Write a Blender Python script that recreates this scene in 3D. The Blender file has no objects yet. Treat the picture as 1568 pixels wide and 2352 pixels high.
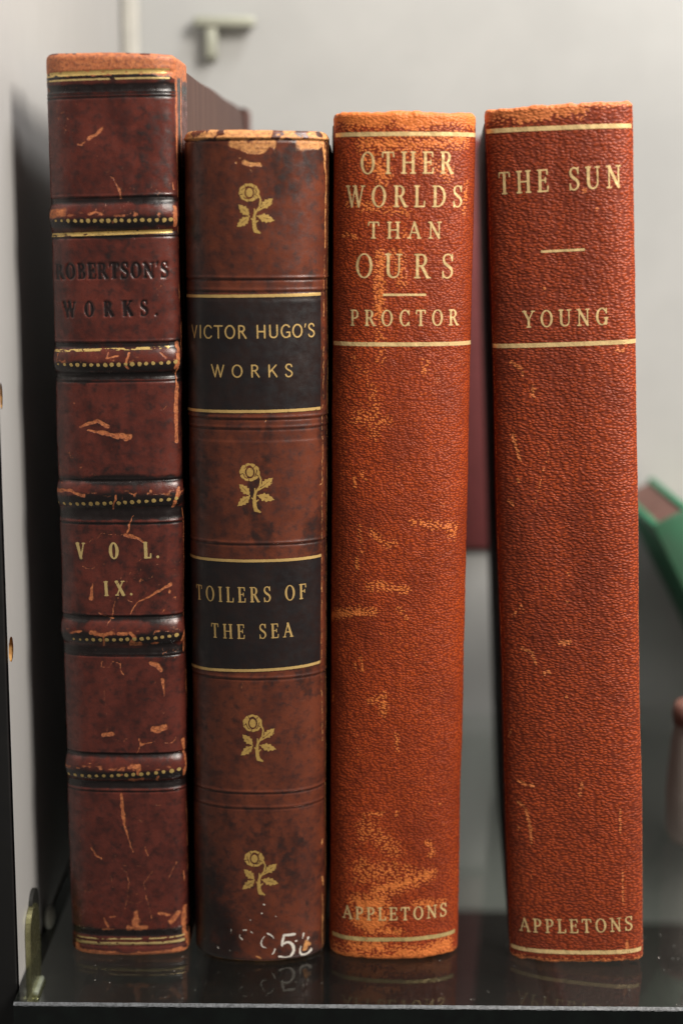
import bpy, math, random
import numpy as np
MM = 0.001
R = math.radians
sc = bpy.context.scene
COL = sc.collection

# ------------------------------------------------------------------ camera, world, lamps, exposure
CAM_POS = np.array([0.0029, -322.8765, 165.249])
YAW, PIT, ROL, FPX = -0.0022, 0.1891, 0.0091, 3444.538      # focal length in pixels of a 1568 x 2352 frame
fw = np.array([-math.sin(YAW) * math.cos(PIT), math.cos(YAW) * math.cos(PIT), -math.sin(PIT)])
_r = np.array([math.cos(YAW), math.sin(YAW), 0.0]); _u = np.cross(_r, fw)
rt = math.cos(ROL) * _r + math.sin(ROL) * _u
up = -math.sin(ROL) * _r + math.cos(ROL) * _u
cd = bpy.data.cameras.new('camera'); co = bpy.data.objects.new('camera', cd); COL.objects.link(co)
from mathutils import Matrix, Vector
M = Matrix(((rt[0], up[0], -fw[0], CAM_POS[0] * MM), (rt[1], up[1], -fw[1], CAM_POS[1] * MM),
            (rt[2], up[2], -fw[2], CAM_POS[2] * MM), (0, 0, 0, 1)))
co.matrix_world = M
cd.sensor_fit = 'VERTICAL'; cd.sensor_height = 22.3; cd.lens = FPX / 2352 * 22.3
cd.clip_start = 0.01; cd.clip_end = 20
cd.dof.use_dof = True; cd.dof.focus_distance = 0.324; cd.dof.aperture_fstop = 4.5
sc.camera = co

w = bpy.data.worlds.new('World'); sc.world = w; w.use_nodes = True
w.node_tree.nodes['Background'].inputs[0].default_value = (1.0, 0.95, 0.88, 1)
w.node_tree.nodes['Background'].inputs[1].default_value = 0.13

def area(name, loc, target, sx, sy, power, col):
    l = bpy.data.lights.new(name, 'AREA'); l.shape = 'RECTANGLE'; l.size = sx * MM; l.size_y = sy * MM
    l.energy = power; l.color = col
    o = bpy.data.objects.new(name, l); COL.objects.link(o)
    o.location = Vector(loc) * MM
    o.rotation_euler = (Vector(target) - Vector(loc)).to_track_quat('-Z', 'Y').to_euler()
    return o
area('ceiling_lamp', (200, 5, 650), (0, 60, 60), 170, 110, 2.4, (1.0, 0.98, 0.95))
area('room_light', (350, -250, 520), (0, 0, 110), 240, 240, 6.6, (1.0, 0.93, 0.84))
sc.view_settings.view_transform = 'Standard'; sc.view_settings.look = 'None'
sc.view_settings.exposure = 0.0; sc.view_settings.gamma = 1.0; sc.view_settings.use_curve_mapping = False

# ------------------------------------------------------------------ helpers
def project(P):
    d = P - CAM_POS; z = d @ fw
    return np.stack([784 + FPX * (d @ rt) / z, 1176 - FPX * (d @ up) / z], -1)

def tag(o, label=None, cat=None, group=None, kind=None):
    if label: o['label'] = label
    if cat: o['category'] = cat
    if group: o['group'] = group
    if kind: o['kind'] = kind
    return o

def link(name, me, mat, parent=None):
    o = bpy.data.objects.new(name, me); COL.objects.link(o)
    if mat: me.materials.append(mat)
    if parent: o.parent = parent
    return o

def mesh_np(name, V, faces, smooth=True):
    """V in mm, faces: (n,4) int array or list of index tuples"""
    me = bpy.data.meshes.new(name)
    V = np.asarray(V, dtype=np.float64) * MM
    if isinstance(faces, np.ndarray):
        n = len(faces); k = faces.shape[1]
        me.vertices.add(len(V)); me.vertices.foreach_set('co', V.astype(np.float32).ravel())
        me.loops.add(n * k); me.loops.foreach_set('vertex_index', faces.astype(np.int32).ravel())
        me.polygons.add(n); me.polygons.foreach_set('loop_start', np.arange(0, n * k, k, dtype=np.int32))
        me.polygons.foreach_set('loop_total', np.full(n, k, np.int32))
        me.update(calc_edges=True)
    else:
        me.from_pydata([tuple(v) for v in V], [], [tuple(int(i) for i in f) for f in faces])
        me.update()
    if smooth: me.polygons.foreach_set('use_smooth', np.ones(len(me.polygons), bool))
    return me

import bmesh
def box_mesh(name, lo, hi, bev=0.0, seg=2, cuts=None, jit=None):
    bm = bmesh.new()
    r = bmesh.ops.create_cube(bm, size=1.0)
    lo = Vector(lo); hi = Vector(hi)
    for v in bm.verts:
        v.co = Vector([lo[i] + (v.co[i] + .5) * (hi[i] - lo[i]) for i in range(3)]) * MM
    if bev: bmesh.ops.bevel(bm, geom=bm.edges[:], offset=bev * MM, segments=seg, affect='EDGES', profile=0.5)
    me = bpy.data.meshes.new(name); bm.to_mesh(me); bm.free()
    if bev: me.polygons.foreach_set('use_smooth', np.ones(len(me.polygons), bool))
    return me

def empty(name, loc, rot=(0, 0, 0)):
    o = bpy.data.objects.new(name, None); COL.objects.link(o)
    o.location = Vector(loc) * MM; o.rotation_euler = rot; o.empty_display_size = 0.01
    return o

# value noise in numpy
def _h(ix, iy, seed):
    n = (ix.astype(np.int64) * 374761393 + iy.astype(np.int64) * 668265263 + seed * 1274126177) & 0xFFFFFFFF
    n = ((n ^ (n >> 13)) * 1274126177) & 0xFFFFFFFF
    n = (n ^ (n >> 16)) & 0xFFFFFF
    return n / float(0xFFFFFF)
def vnoise(x, y, seed=0):
    ix = np.floor(x); iy = np.floor(y); fx = x - ix; fy = y - iy
    fx = fx * fx * (3 - 2 * fx); fy = fy * fy * (3 - 2 * fy)
    a = _h(ix, iy, seed); b = _h(ix + 1, iy, seed); c = _h(ix, iy + 1, seed); d = _h(ix + 1, iy + 1, seed)
    return (a + (b - a) * fx) * (1 - fy) + (c + (d - c) * fx) * fy
def fbm(x, y, seed=0, oct=4):
    s = np.zeros_like(x); a = .5; t = 0
    for i in range(oct):
        s += a * vnoise(x, y, seed + i * 17); t += a; a *= .5; x = x * 2.03 + 11.3; y = y * 2.03 + 5.7
    return s / t
def sstep(a, b, x):
    t = np.clip((x - a) / (b - a), 0, 1); return t * t * (3 - 2 * t)

# ------------------------------------------------------------------ node helpers
class NT:
    def __init__(s, name):
        s.m = bpy.data.materials.new(name); s.m.use_nodes = True
        s.t = s.m.node_tree; s.t.nodes.clear()
        s.out = s.t.nodes.new('ShaderNodeOutputMaterial')
    def n(s, typ, **kw):
        nd = s.t.nodes.new(typ)
        for k, v in kw.items():
            if k.startswith('_'): setattr(nd, k[1:], v)
        for k, v in kw.items():
            if not k.startswith('_'):
                key = int(k[1:]) if k[0] == 'i' and k[1:].isdigit() else k.replace('__', ' ')
                s.set(nd.inputs[key], v)
        return nd
    def set(s, inp, v):
        if isinstance(v, bpy.types.NodeSocket): s.t.links.new(v, inp)
        elif isinstance(v, (tuple, list)) and inp.type == 'RGBA' and len(v) == 3: inp.default_value = (*v, 1)
        else: inp.default_value = v
    def math(s, op, a, b=0.0, c=0.0, clamp=False):
        nd = s.t.nodes.new('ShaderNodeMath'); nd.operation = op; nd.use_clamp = clamp
        s.set(nd.inputs[0], a); s.set(nd.inputs[1], b); s.set(nd.inputs[2], c); return nd.outputs[0]
    def mix(s, f, a, b, blend='MIX'):
        nd = s.t.nodes.new('ShaderNodeMix'); nd.data_type = 'RGBA'; nd.blend_type = blend
        s.set(nd.inputs[0], f); s.set(nd.inputs[6], a); s.set(nd.inputs[7], b); return nd.outputs[2]
    def ramp(s, f, lo, hi, a=0.0, b=1.0):
        nd = s.t.nodes.new('ShaderNodeMapRange'); nd.interpolation_type = 'SMOOTHSTEP'
        s.set(nd.inputs[0], f); s.set(nd.inputs[1], lo); s.set(nd.inputs[2], hi); s.set(nd.inputs[3], a); s.set(nd.inputs[4], b)
        return nd.outputs[0]
    def noise(s, vec, scale, detail=4.0, rough=.55, dist=0.0):
        nd = s.t.nodes.new('ShaderNodeTexNoise'); s.set(nd.inputs['Vector'], vec)
        nd.inputs['Scale'].default_value = scale; nd.inputs['Detail'].default_value = detail
        nd.inputs['Roughness'].default_value = rough; nd.inputs['Distortion'].default_value = dist
        return nd.outputs[0]
    def noisec(s, vec, scale, detail=2.0):
        nd = s.t.nodes.new('ShaderNodeTexNoise'); s.set(nd.inputs['Vector'], vec)
        nd.inputs['Scale'].default_value = scale; nd.inputs['Detail'].default_value = detail
        return nd.outputs['Color']
    def mapping(s, vec, scale=(1, 1, 1), loc=(0, 0, 0)):
        nd = s.t.nodes.new('ShaderNodeMapping'); s.set(nd.inputs[0], vec)
        nd.inputs['Scale'].default_value = scale; nd.inputs['Location'].default_value = loc; return nd.outputs[0]
    def attr(s, name):
        nd = s.t.nodes.new('ShaderNodeAttribute'); nd.attribute_name = name; return nd.outputs['Fac']
    def bump(s, h, dist, strength=1.0, normal=None):
        nd = s.t.nodes.new('ShaderNodeBump'); s.set(nd.inputs['Height'], h)
        nd.inputs['Distance'].default_value = dist * MM; nd.inputs['Strength'].default_value = strength
        if normal: s.set(nd.inputs['Normal'], normal)
        return nd.outputs[0]
    def bsdf(s, col, rough=.5, spec=.5, metal=0.0, normal=None, **kw):
        nd = s.t.nodes.new('ShaderNodeBsdfPrincipled')
        s.set(nd.inputs['Base Color'], col); s.set(nd.inputs['Roughness'], rough)
        s.set(nd.inputs['Specular IOR Level'], spec); s.set(nd.inputs['Metallic'], metal)
        if normal: s.set(nd.inputs['Normal'], normal)
        for k, v in kw.items(): s.set(nd.inputs[k.replace('__', ' ')], v)
        s.t.links.new(nd.outputs[0], s.out.inputs[0]); return nd
    def uv(s):
        return s.n('ShaderNodeUVMap', _uv_map='UVMap').outputs[0]
    def obj(s):
        return s.n('ShaderNodeTexCoord').outputs['Object']

# UVMap of every spine and inlay is in units of 10 mm (s across, v up)
def smooth_leather(name, c1, c2, cdark, wearc, wearc2, rough=.42, mott=1.0):
    """calf leather: mottled, fine pores, rubbed to a pale hide where attribute 'wear' says"""
    k = NT(name); uv = k.uv()
    big = k.noise(uv, 1.3, 5, .6, .4); mid = k.noise(uv, 5.0, 5, .65, .2); fine = k.noise(uv, 38, 4, .7)
    streak = k.noise(k.mapping(uv, (9, 1.2, 1)), 1.0, 4, .6)
    f = k.math('ADD', k.math('MULTIPLY', big, .55), k.math('MULTIPLY', mid, .45))
    base = k.mix(k.ramp(f, .38, .62), c1, c2)
    base = k.mix(k.ramp(mid, .50, .72, 0, .55 * mott), base, cdark)
    base = k.mix(k.ramp(k.noise(k.mapping(uv, loc=(3, 7, 0)), 22, 4, .7), .52, .72, 0, .35), base, cdark)
    base = k.mix(k.ramp(streak, .58, .75, 0, .22), base, c1)
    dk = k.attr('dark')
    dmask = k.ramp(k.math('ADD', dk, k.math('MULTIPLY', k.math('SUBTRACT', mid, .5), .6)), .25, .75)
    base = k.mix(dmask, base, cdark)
    wr = k.attr('wear')
    e = k.math('ADD', k.math('MULTIPLY', k.math('SUBTRACT', mid, .5), .5), k.math('MULTIPLY', k.math('SUBTRACT', fine, .5), .45))
    wmask = k.math('MULTIPLY', k.ramp(k.math('ADD', wr, k.math('MULTIPLY', e, k.ramp(wr, .1, .6, .35, 1.0))), .42, .76), k.ramp(k.noise(k.mapping(uv, loc=(5, 1, 0)), 15, 5, .7), .34, .56, .38, .97))
    speck = k.ramp(k.noise(k.mapping(uv, loc=(9, 2, 0)), 60, 2, .5), .735, .78, 0, .55)
    wc = k.mix(k.ramp(k.math('ADD', k.math('MULTIPLY', fine, .4), k.math('MULTIPLY', k.noise(k.mapping(uv, loc=(2, 8, 0)), 9, 5, .7), .6)), .40, .62), wearc, wearc2)
    col = k.mix(k.math('MAXIMUM', wmask, k.math('MULTIPLY', speck, .6)), base, wc)
    h = k.math('ADD', k.math('MULTIPLY', fine, .6), k.math('MULTIPLY', mid, .6))
    h = k.math('SUBTRACT', h, k.math('MULTIPLY', wmask, .9))
    nrm = k.bump(h, .075, .8)
    rg = k.math('ADD', k.ramp(mid, .3, .7, rough - .12, rough + .08), k.math('MULTIPLY', wmask, .3))
    k.bsdf(col, rg, .58, 0, nrm)
    return k.m

def grained_leather(name, cpeak, cvalley, cdark, wearc, wearc2, cell=(11.0, 15.0), depth=.24, cross=0.0):
    """morocco leather: pebbled grain in wavy rows, rubbed on the tops of the pebbles"""
    k = NT(name); uv = k.uv()
    warp = k.n('ShaderNodeVectorMath', _operation='SCALE', i0=k.n('ShaderNodeVectorMath', _operation='SUBTRACT', i0=k.noisec(uv, 4.5, 2), i1=(.5, .5, .5)).outputs[0], Scale=.10).outputs[0]
    wuv = k.n('ShaderNodeVectorMath', _operation='ADD', i0=uv, i1=warp).outputs[0]
    mp = k.mapping(wuv, (cell[0], cell[1], 1))
    vo = k.n('ShaderNodeTexVoronoi', _voronoi_dimensions='2D', _feature='SMOOTH_F1', Vector=mp, Scale=1.0, Smoothness=.30, Randomness=.85)
    fine = k.noise(uv, 42, 3, .65); mid = k.noise(uv, 4.5, 5, .62); big = k.noise(uv, .9, 4, .55, .3)
    wr2 = k.noise(k.mapping(wuv, (cell[0] * .55, cell[1] * 1.5, 1)), 1.0, 3, .6)          # long wrinkles joining the pebbles into rows
    dome = k.ramp(vo.outputs['Distance'], .62, .08)
    h = k.math('ADD', k.math('MULTIPLY', dome, 1.05), k.math('MULTIPLY', wr2, .28))
    h = k.math('ADD', h, k.math('MULTIPLY', fine, .14))
    hn = k.ramp(h, .10, 1.20)
    cellv = k.n('ShaderNodeTexVoronoi', _voronoi_dimensions='2D', _feature='F1', Vector=mp, Scale=1.0, Randomness=.85).outputs['Color']
    cv = k.n('ShaderNodeSeparateColor', i0=cellv).outputs[0]
    base = k.mix(hn, cvalley, cpeak)
    base = k.mix(k.ramp(cv, .55, 1.0, 0, .30), base, cvalley)
    base = k.mix(k.ramp(mid, .48, .70, 0, .45), base, cdark)
    base = k.mix(k.ramp(big, .45, .68, 0, .40), base, cdark)
    base = k.mix(k.math('MULTIPLY', k.attr('dark'), .75), base, cdark)
    wr = k.attr('wear')
    thr = k.noise(k.mapping(uv, (26, 6, 1)), 1.0, 2, .5); thr2 = k.noise(k.mapping(uv, (6, 26, 1), (4, 1, 0)), 1.0, 2, .5)
    cr = k.math('MULTIPLY', k.math('SUBTRACT', k.math('MAXIMUM', thr, thr2), .55), cross)
    e = k.math('ADD', k.math('MULTIPLY', k.math('SUBTRACT', hn, .5), .62), k.math('MULTIPLY', k.math('SUBTRACT', mid, .5), .45))
    e = k.math('ADD', e, k.math('ADD', cr, k.math('MULTIPLY', k.math('SUBTRACT', fine, .5), .35)))
    wmask = k.ramp(k.math('ADD', wr, e), .50, .72)
    wc = k.mix(k.ramp(fine, .3, .7), wearc, wearc2)
    col = k.mix(k.math('MULTIPLY', wmask, .93), base, wc)
    h2 = k.math('SUBTRACT', h, k.math('MULTIPLY', k.ramp(wr, .35, 1.1), .25))
    nrm = k.bump(h2, depth, 1.0)
    k.bsdf(col, k.ramp(hn, 0, 1, .60, .42), .30, 0, nrm)
    return k.m

def gilt(name, col=(.80, .56, .25), under=(.07, .02, .012), loss=.42, seed=0.0, metal=.35):
    k = NT(name); uv = k.mapping(k.uv(), loc=(seed, seed * .7, 0))
    a = k.noise(uv, 9, 4, .6); b = k.noise(uv, 80, 3, .6)
    f = k.math('ADD', k.math('MULTIPLY', a, .6), k.math('MULTIPLY', b, .4))
    m = k.ramp(f, loss - .10, loss + .02)
    shade = k.mix(k.ramp(b, .3, .7), tuple(c * .80 for c in col), col)
    c = k.mix(m, under, shade)
    k.bsdf(c, k.ramp(m, 0, 1, .6, .38), .5, k.math('MULTIPLY', m, metal), k.bump(k.math('ADD', f, k.math('MULTIPLY', m, .4)), .05, .7))
    return k.m

def plain(name, c1, c2=None, scale=30, rough=.5, bump=.05, metal=0.0, spec=.5, stretch=(1, 1, 1)):
    k = NT(name); v = k.mapping(k.obj(), stretch)
    n = k.noise(v, scale, 5, .6)
    col = k.mix(k.ramp(n, .3, .7), c1, c2 or tuple(x * .85 for x in c1))
    k.bsdf(col, k.ramp(n, .3, .7, rough - .05, rough + .06), spec, metal, k.bump(n, bump, .6) if bump else None)
    return k.m

def paint_chalk(name, col):
    k = NT(name); uv = k.uv()
    n = k.noise(uv, 30, 4, .7)
    k.bsdf(k.mix(k.ramp(n, .35, .6), tuple(c * .75 for c in col), col), .6, .3, 0, k.bump(n, .06, .6))
    return k.m

# ------------------------------------------------------------------ lettering: strokes -> signed distance -> inlay mesh
def arc(cx, cy, rx, ry, a0, a1, n=22):
    t = np.radians(np.linspace(a0, a1, n)); return [(cx + rx * math.cos(a), cy + ry * math.sin(a)) for a in t], t
def catmull(P, n=8):
    P = [np.array(p, float) for p in P]; Q = [2 * P[0] - P[1]] + P + [2 * P[-1] - P[-2]]; out = []
    for i in range(1, len(Q) - 2):
        for k in range(n):
            t = k / n; a, b, c, d = Q[i - 1], Q[i], Q[i + 1], Q[i + 2]
            out.append(.5 * ((2 * b) + (-a + c) * t + (2 * a - 5 * b + 4 * c - d) * t * t + (-a + 3 * b - 3 * c + d) * t ** 3))
    out.append(P[-1]); return [tuple(p) for p in out]

def glyph(ch, T, t, serif):
    """returns (strokes, advance); stroke = [(x, y, halfwidth), ...] in cap-height units"""
    S = []; hT, ht = T / 2, t / 2
    def L(x0, y0, x1, y1, h0, h1=None): S.append([(x0, y0, h0), (x1, y1, h0 if h1 is None else h1)])
    def F(x, y, hw):
        if serif: S.append([(x - hw, y + (ht if y < .5 else -ht), ht), (x + hw, y + (ht if y < .5 else -ht), ht)])
    def stem(x, h=None):
        h = hT if h is None else h
        L(x, h * .8, x, 1 - h * .8, h); F(x, 0, .135); F(x, 1, .135)
    def bowl(x0, y0, y1, xr):
        ry = (y1 - y0) / 2; xm = max(x0 + .02, xr - ry * 1.0)
        pts, a = arc(xm, (y0 + y1) / 2, xr - xm - hT, ry - ht, 90, -90, 20)
        s = [(x0, y1 - ht, ht)] + [(p[0], p[1], ht + (hT - ht) * math.cos(q) ** 2) for p, q in zip(pts, a)] + [(x0, y0 + ht, ht)]
        S.append(s)
    def ring(cx, cy, rx, ry, a0=0, a1=360, n=40):
        pts, a = arc(cx, cy, rx - hT, ry - ht, a0, a1, n)
        S.append([(p[0], p[1], ht + (hT - ht) * math.cos(q) ** 2) for p, q in zip(pts, a)])
    V = ht if serif else 0
    w = .8
    if ch == 'A':
        w = .84; L(.10, ht, .42, 1 - ht, ht); L(.42, 1 - hT * .7, .74, hT * .7, hT); L(.22, .36, .62, .36, ht); F(.10, 0, .11); F(.74, 0, .12)
    elif ch == 'B': w = .70; stem(.17); bowl(.17, .5, 1, .60); bowl(.17, 0, .54, .65)
    elif ch in 'CG':
        w = .80; ring(.44, .5, .40, .515, 42, 318, 34)
        if serif: L(.735, .97, .735, .70, ht)
        if ch == 'G':
            L(.72, .08 if serif else .12, .72, .40, hT)
            if serif: F2 = S.append([(.60, .42, ht), (.83, .42, ht)])
            else: L(.5, .42, .72, .42, ht)
        elif serif: L(.735, .03, .735, .24, ht)
    elif ch == 'D': w = .82; stem(.17); bowl(.17, 0, 1, .80)
    elif ch in 'EF':
        w = .68 if ch == 'E' else .64
        stem(.17); L(.17, 1 - ht, .58, 1 - ht, ht); L(.17, .52, .48, .52, ht)
        if serif: L(.585, 1 - ht, .60, .77, ht); L(.49, .62, .49, .42, ht)
        if ch == 'E':
            L(.17, ht, .60, ht, ht)
            if serif: L(.61, ht, .635, .25, ht)
    elif ch == 'H': w = .88; stem(.17); stem(.71); L(.17, .51, .71, .51, ht)
    elif ch == 'I': w = .36; stem(.18)
    elif ch == 'K':
        w = .82; stem(.17); L(.68, 1 - ht, .20, .40, ht); L(.36, .60, .72, hT * .7, hT); F(.68, 1, .12); F(.73, 0, .12)
    elif ch == 'L':
        w = .66; stem(.17); L(.17, ht, .58, ht, ht)
        if serif: L(.60, ht, .62, .27, ht)
    elif ch == 'N':
        w = .88; L(.16, ht, .16, 1 - ht, ht); L(.72, ht, .72, 1 - ht, ht); L(.15, 1 - hT * .7, .72, hT * .7, hT)
        F(.16, 0, .12); F(.12, 1, .10); F(.72, 1, .12)
    elif ch == 'O': w = .90; ring(.45, .5, .41, .515)
    elif ch == 'P': w = .68; stem(.17); bowl(.17, .44, 1, .64)
    elif ch == 'R': w = .78; stem(.17); bowl(.17, .48, 1, .63); L(.40, .48, .68, hT * .7, hT); F(.72, 0, .09)
    elif ch == 'S':
        w = .64
        P = catmull([(.54, .80), (.48, .93), (.32, .985), (.16, .92), (.11, .77), (.18, .62), (.33, .52), (.49, .41), (.56, .24), (.47, .08), (.31, .015), (.15, .07), (.09, .2)], 5)
        n = len(P); S.append([(p[0], p[1], ht + (hT - ht) * math.exp(-((i / n - .5) / .2) ** 2)) for i, p in enumerate(P)])
        if serif: L(.555, .98, .555, .73, ht); L(.085, .02, .085, .27, ht)
    elif ch == 'T':
        w = .76; stem(.38) if serif else L(.38, hT, .38, 1 - ht, hT); L(.07, 1 - ht, .69, 1 - ht, ht)
        if serif: L(.07, 1 - ht, .05, .77, ht); L(.69, 1 - ht, .71, .77, ht)
    elif ch == 'U':
        w = .84; pts, a = arc(.42, .30, .27, .30 - ht, 180, 360, 18)
        S.append([(.15, 1 - ht, hT)] + [(p[0], p[1], ht + (hT - ht) * max(0, -math.cos(q)) ** 1) for p, q in zip(pts, a)] + [(.69, 1 - ht, ht if serif else hT)])
        F(.15, 1, .13); F(.69, 1, .12)
    elif ch == 'V':
        w = .80; L(.10, 1 - hT * .7, .40, hT * .6, hT, hT * .8); L(.40, ht, .70, 1 - ht, ht); F(.10, 1, .12); F(.70, 1, .11)
    elif ch == 'W':
        w = 1.12; L(.10, 1 - hT * .6, .36, hT * .5, hT, hT * .8); L(.36, ht, .56, .96, ht); L(.56, .96, .78, hT * .5, hT, hT * .8); L(.78, ht, 1.03, 1 - ht, ht)
        F(.10, 1, .12); F(1.03, 1, .10)
        if serif: F(.54, 1, .10)
    elif ch == 'X':
        w = .80; L(.12, 1 - hT * .6, .68, hT * .6, hT); L(.12, ht, .68, 1 - ht, ht)
        for x in (.12, .68): F(x, 0, .12); F(x, 1, .12)
    elif ch == 'Y':
        w = .80; L(.10, 1 - ht, .40, .46, hT); L(.70, 1 - ht, .40, .46, ht); L(.40, hT, .40, .48, hT); F(.40, 0, .13); F(.10, 1, .12); F(.70, 1, .11)
    elif ch == '.': w = .30; S.append([(.12, .075, .085), (.121, .075, .085)])
    elif ch == "'": w = .22; L(.13, .97, .07, .74, hT * .8, ht * .6)
    elif ch == ' ': w = .45
    return S, w

def sdf_strokes(X, Y, strokes):
    D = np.full(X.shape, 1e9)
    for st in strokes:
        for (x0, y0, h0), (x1, y1, h1) in zip(st[:-1], st[1:]):
            dx, dy = x1 - x0, y1 - y0; q = dx * dx + dy * dy + 1e-12
            tt = np.clip(((X - x0) * dx + (Y - y0) * dy) / q, 0, 1)
            D = np.minimum(D, np.hypot(X - x0 - tt * dx, Y - y0 - tt * dy) - (h0 + (h1 - h0) * tt))
    return D

def march(D, xs, ys):
    """fill D<0 on the grid; returns verts (n,2) and faces"""
    ny, nx = D.shape; idx = -np.ones(D.shape, int); V = []; faces = []
    ins = D < 0
    jj, ii = np.nonzero(ins)
    for k, (j, i) in enumerate(zip(jj, ii)): idx[j, i] = k
    V = [(xs[i], ys[j]) for j, i in zip(jj, ii)]
    ec = {}
    def cut(j0, i0, j1, i1):
        key = (j0, i0, j1, i1) if (j0, i0) < (j1, i1) else (j1, i1, j0, i0)
        if key not in ec:
            a, b = D[key[0], key[1]], D[key[2], key[3]]; t = min(.98, max(.02, a / (a - b)))
            ec[key] = len(V)
            V.append((xs[key[1]] + t * (xs[key[3]] - xs[key[1]]), ys[key[0]] + t * (ys[key[2]] - ys[key[0]])))
        return ec[key]
    cnt = ins[:-1, :-1].astype(int) + ins[1:, :-1] + ins[:-1, 1:] + ins[1:, 1:]
    for j, i in zip(*np.nonzero(cnt)):
        c = [(j, i), (j, i + 1), (j + 1, i + 1), (j + 1, i)]
        poly = []
        for a in range(4):
            p, q = c[a], c[(a + 1) % 4]
            if ins[p]: poly.append(idx[p])
            if ins[p] != ins[q]: poly.append(cut(*p, *q))
        if len(poly) >= 3: faces.append(poly)
    return np.array(V) if V else np.zeros((0, 2)), faces

# ------------------------------------------------------------------ a bound book
class Book:
    """leather spine surface S(s, v): s across the spine (0 = middle), v up from the tail; local X across, Y back, Z up"""
    def __init__(b, x, y, yaw, lean, width, height, sag, n=2.4, wrap=14.0, skew=0.0, r=2.0, bend=0.0):
        b.x, b.y, b.yaw, b.lean, b.w, b.h, b.sag, b.wrap, b.skew, b.r, b.bend = x, y, yaw, lean, width, height, sag, wrap, skew, r, bend
        a = width / 2; t = np.linspace(0, math.pi, 721); c, s_ = np.cos(t), np.sin(t)
        px = -a * np.sign(c) * np.abs(c) ** (2 / n); py = -sag * np.abs(s_) ** (2 / n)
        L = np.linspace(wrap, 0.05, 60)
        X = np.concatenate([np.full(60, -a), px, np.full(60, a)]); Y = np.concatenate([L, py, L[::-1]])
        keep = np.r_[True, np.hypot(np.diff(X), np.diff(Y)) > 1e-6]; X, Y = X[keep], Y[keep]
        Y = Y.copy()
        ss = np.r_[0, np.cumsum(np.hypot(np.diff(X), np.diff(Y)))]
        b.smax = ss[-1] / 2; ss -= b.smax
        b.ss, b.X, b.Y = ss, X, Y
        tx = np.gradient(X, ss); ty = np.gradient(Y, ss)
        ker = np.ones(9) / 9
        tx = np.convolve(np.pad(tx, 4, 'edge'), ker, 'valid'); ty = np.convolve(np.pad(ty, 4, 'edge'), ker, 'valid')
        l = np.hypot(tx, ty); b.nx, b.ny = ty / l, -tx / l
        b.disp = lambda s, v: np.zeros_like(s)
        cl, sl, cy, sy = math.cos(lean), math.sin(lean), math.cos(yaw), math.sin(yaw)
        RY = np.array([[cl, 0, sl], [0, 1, 0], [-sl, 0, cl]]); RZ = np.array([[cy, -sy, 0], [sy, cy, 0], [0, 0, 1]])
        b.R = RZ @ RY; b.lift = abs(a * sl)
        b.org = np.array([x, y, b.lift])
        b.ridge = (b.r) * (math.pi / 2)
        b.vlo = b.r - b.ridge; b.vhi = b.h - b.r + b.ridge         # v where the roll at tail / head is complete
    def surf(b, s, v, off=0.0, disp=True):
        s = np.asarray(s, float); v = np.asarray(v, float)
        X = np.interp(s, b.ss, b.X); Y = np.interp(s, b.ss, b.Y); nx = np.interp(s, b.ss, b.nx); ny = np.interp(s, b.ss, b.ny)
        d = off + (b.disp(s, v) if disp else 0.0)
        # head and tail turn-in
        r = b.r
        hi = np.clip((v - (b.h - r)) / r, 0, math.pi / 2); lo = np.clip((r - v) / r, 0, math.pi / 2)
        th = np.maximum(hi, lo)
        xin = np.maximum(v - b.vhi, 0) + np.maximum(b.vlo - v, 0)
        Z = np.clip(v, r, b.h - r) + (r + d) * np.sin(hi) - (r + d) * np.sin(lo)
        nd = d * np.cos(th) - r * (1 - np.cos(th)) - xin
        P = np.stack([X + nx * nd, Y + ny * nd, Z], -1)
        P[..., 0] += b.skew * np.maximum(P[..., 1], 0) + b.bend * np.sin(np.clip(Z / b.h, 0, 1) * math.pi)
        return P
    def world(b, P): return P @ b.R.T + b.org
    def inv(b, pts):
        """frame coordinates (1568 wide) -> (s, v) on the undisplaced spine"""
        pts = np.atleast_2d(np.asarray(pts, float)); lim = b.smax - b.wrap + 1.2
        if not hasattr(b, 'tab'):
            sg, vg = np.meshgrid(np.linspace(-lim, lim, 160), np.linspace(-b.r * .5, b.h + b.r * .5, 700))
            b.tab = (sg.ravel(), vg.ravel(), project(b.world(b.surf(sg, vg, disp=False))).reshape(-1, 2))
        ts, tv_, tp = b.tab
        k = [int(np.argmin(((tp - p) ** 2).sum(1))) for p in pts]
        s = ts[k].copy(); v = tv_[k].copy()
        pr = lambda s, v: project(b.world(b.surf(s, v, disp=False)))
        for it in range(6):
            f = pr(s, v) - pts; e = .02
            fs = (pr(s + e, v) - pts - f) / e; fv = (pr(s, v + e) - pts - f) / e
            det = fs[:, 0] * fv[:, 1] - fs[:, 1] * fv[:, 0]
            ok = np.abs(det) > 8
            det = np.where(ok, det, 1)
            ds = np.clip(-(f[:, 0] * fv[:, 1] - f[:, 1] * fv[:, 0]) / det, -.3, .3); dv = np.clip(-(fs[:, 0] * f[:, 1] - fs[:, 1] * f[:, 0]) / det, -.4, .4)
            s2 = np.clip(s + ds, -lim, lim); v2 = v + dv
            g = ok & (((pr(s2, v2) - pts) ** 2).sum(1) < (f ** 2).sum(1))
            s = np.where(g, s2, s); v = np.where(g, v2, v)
        return s, v
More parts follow.
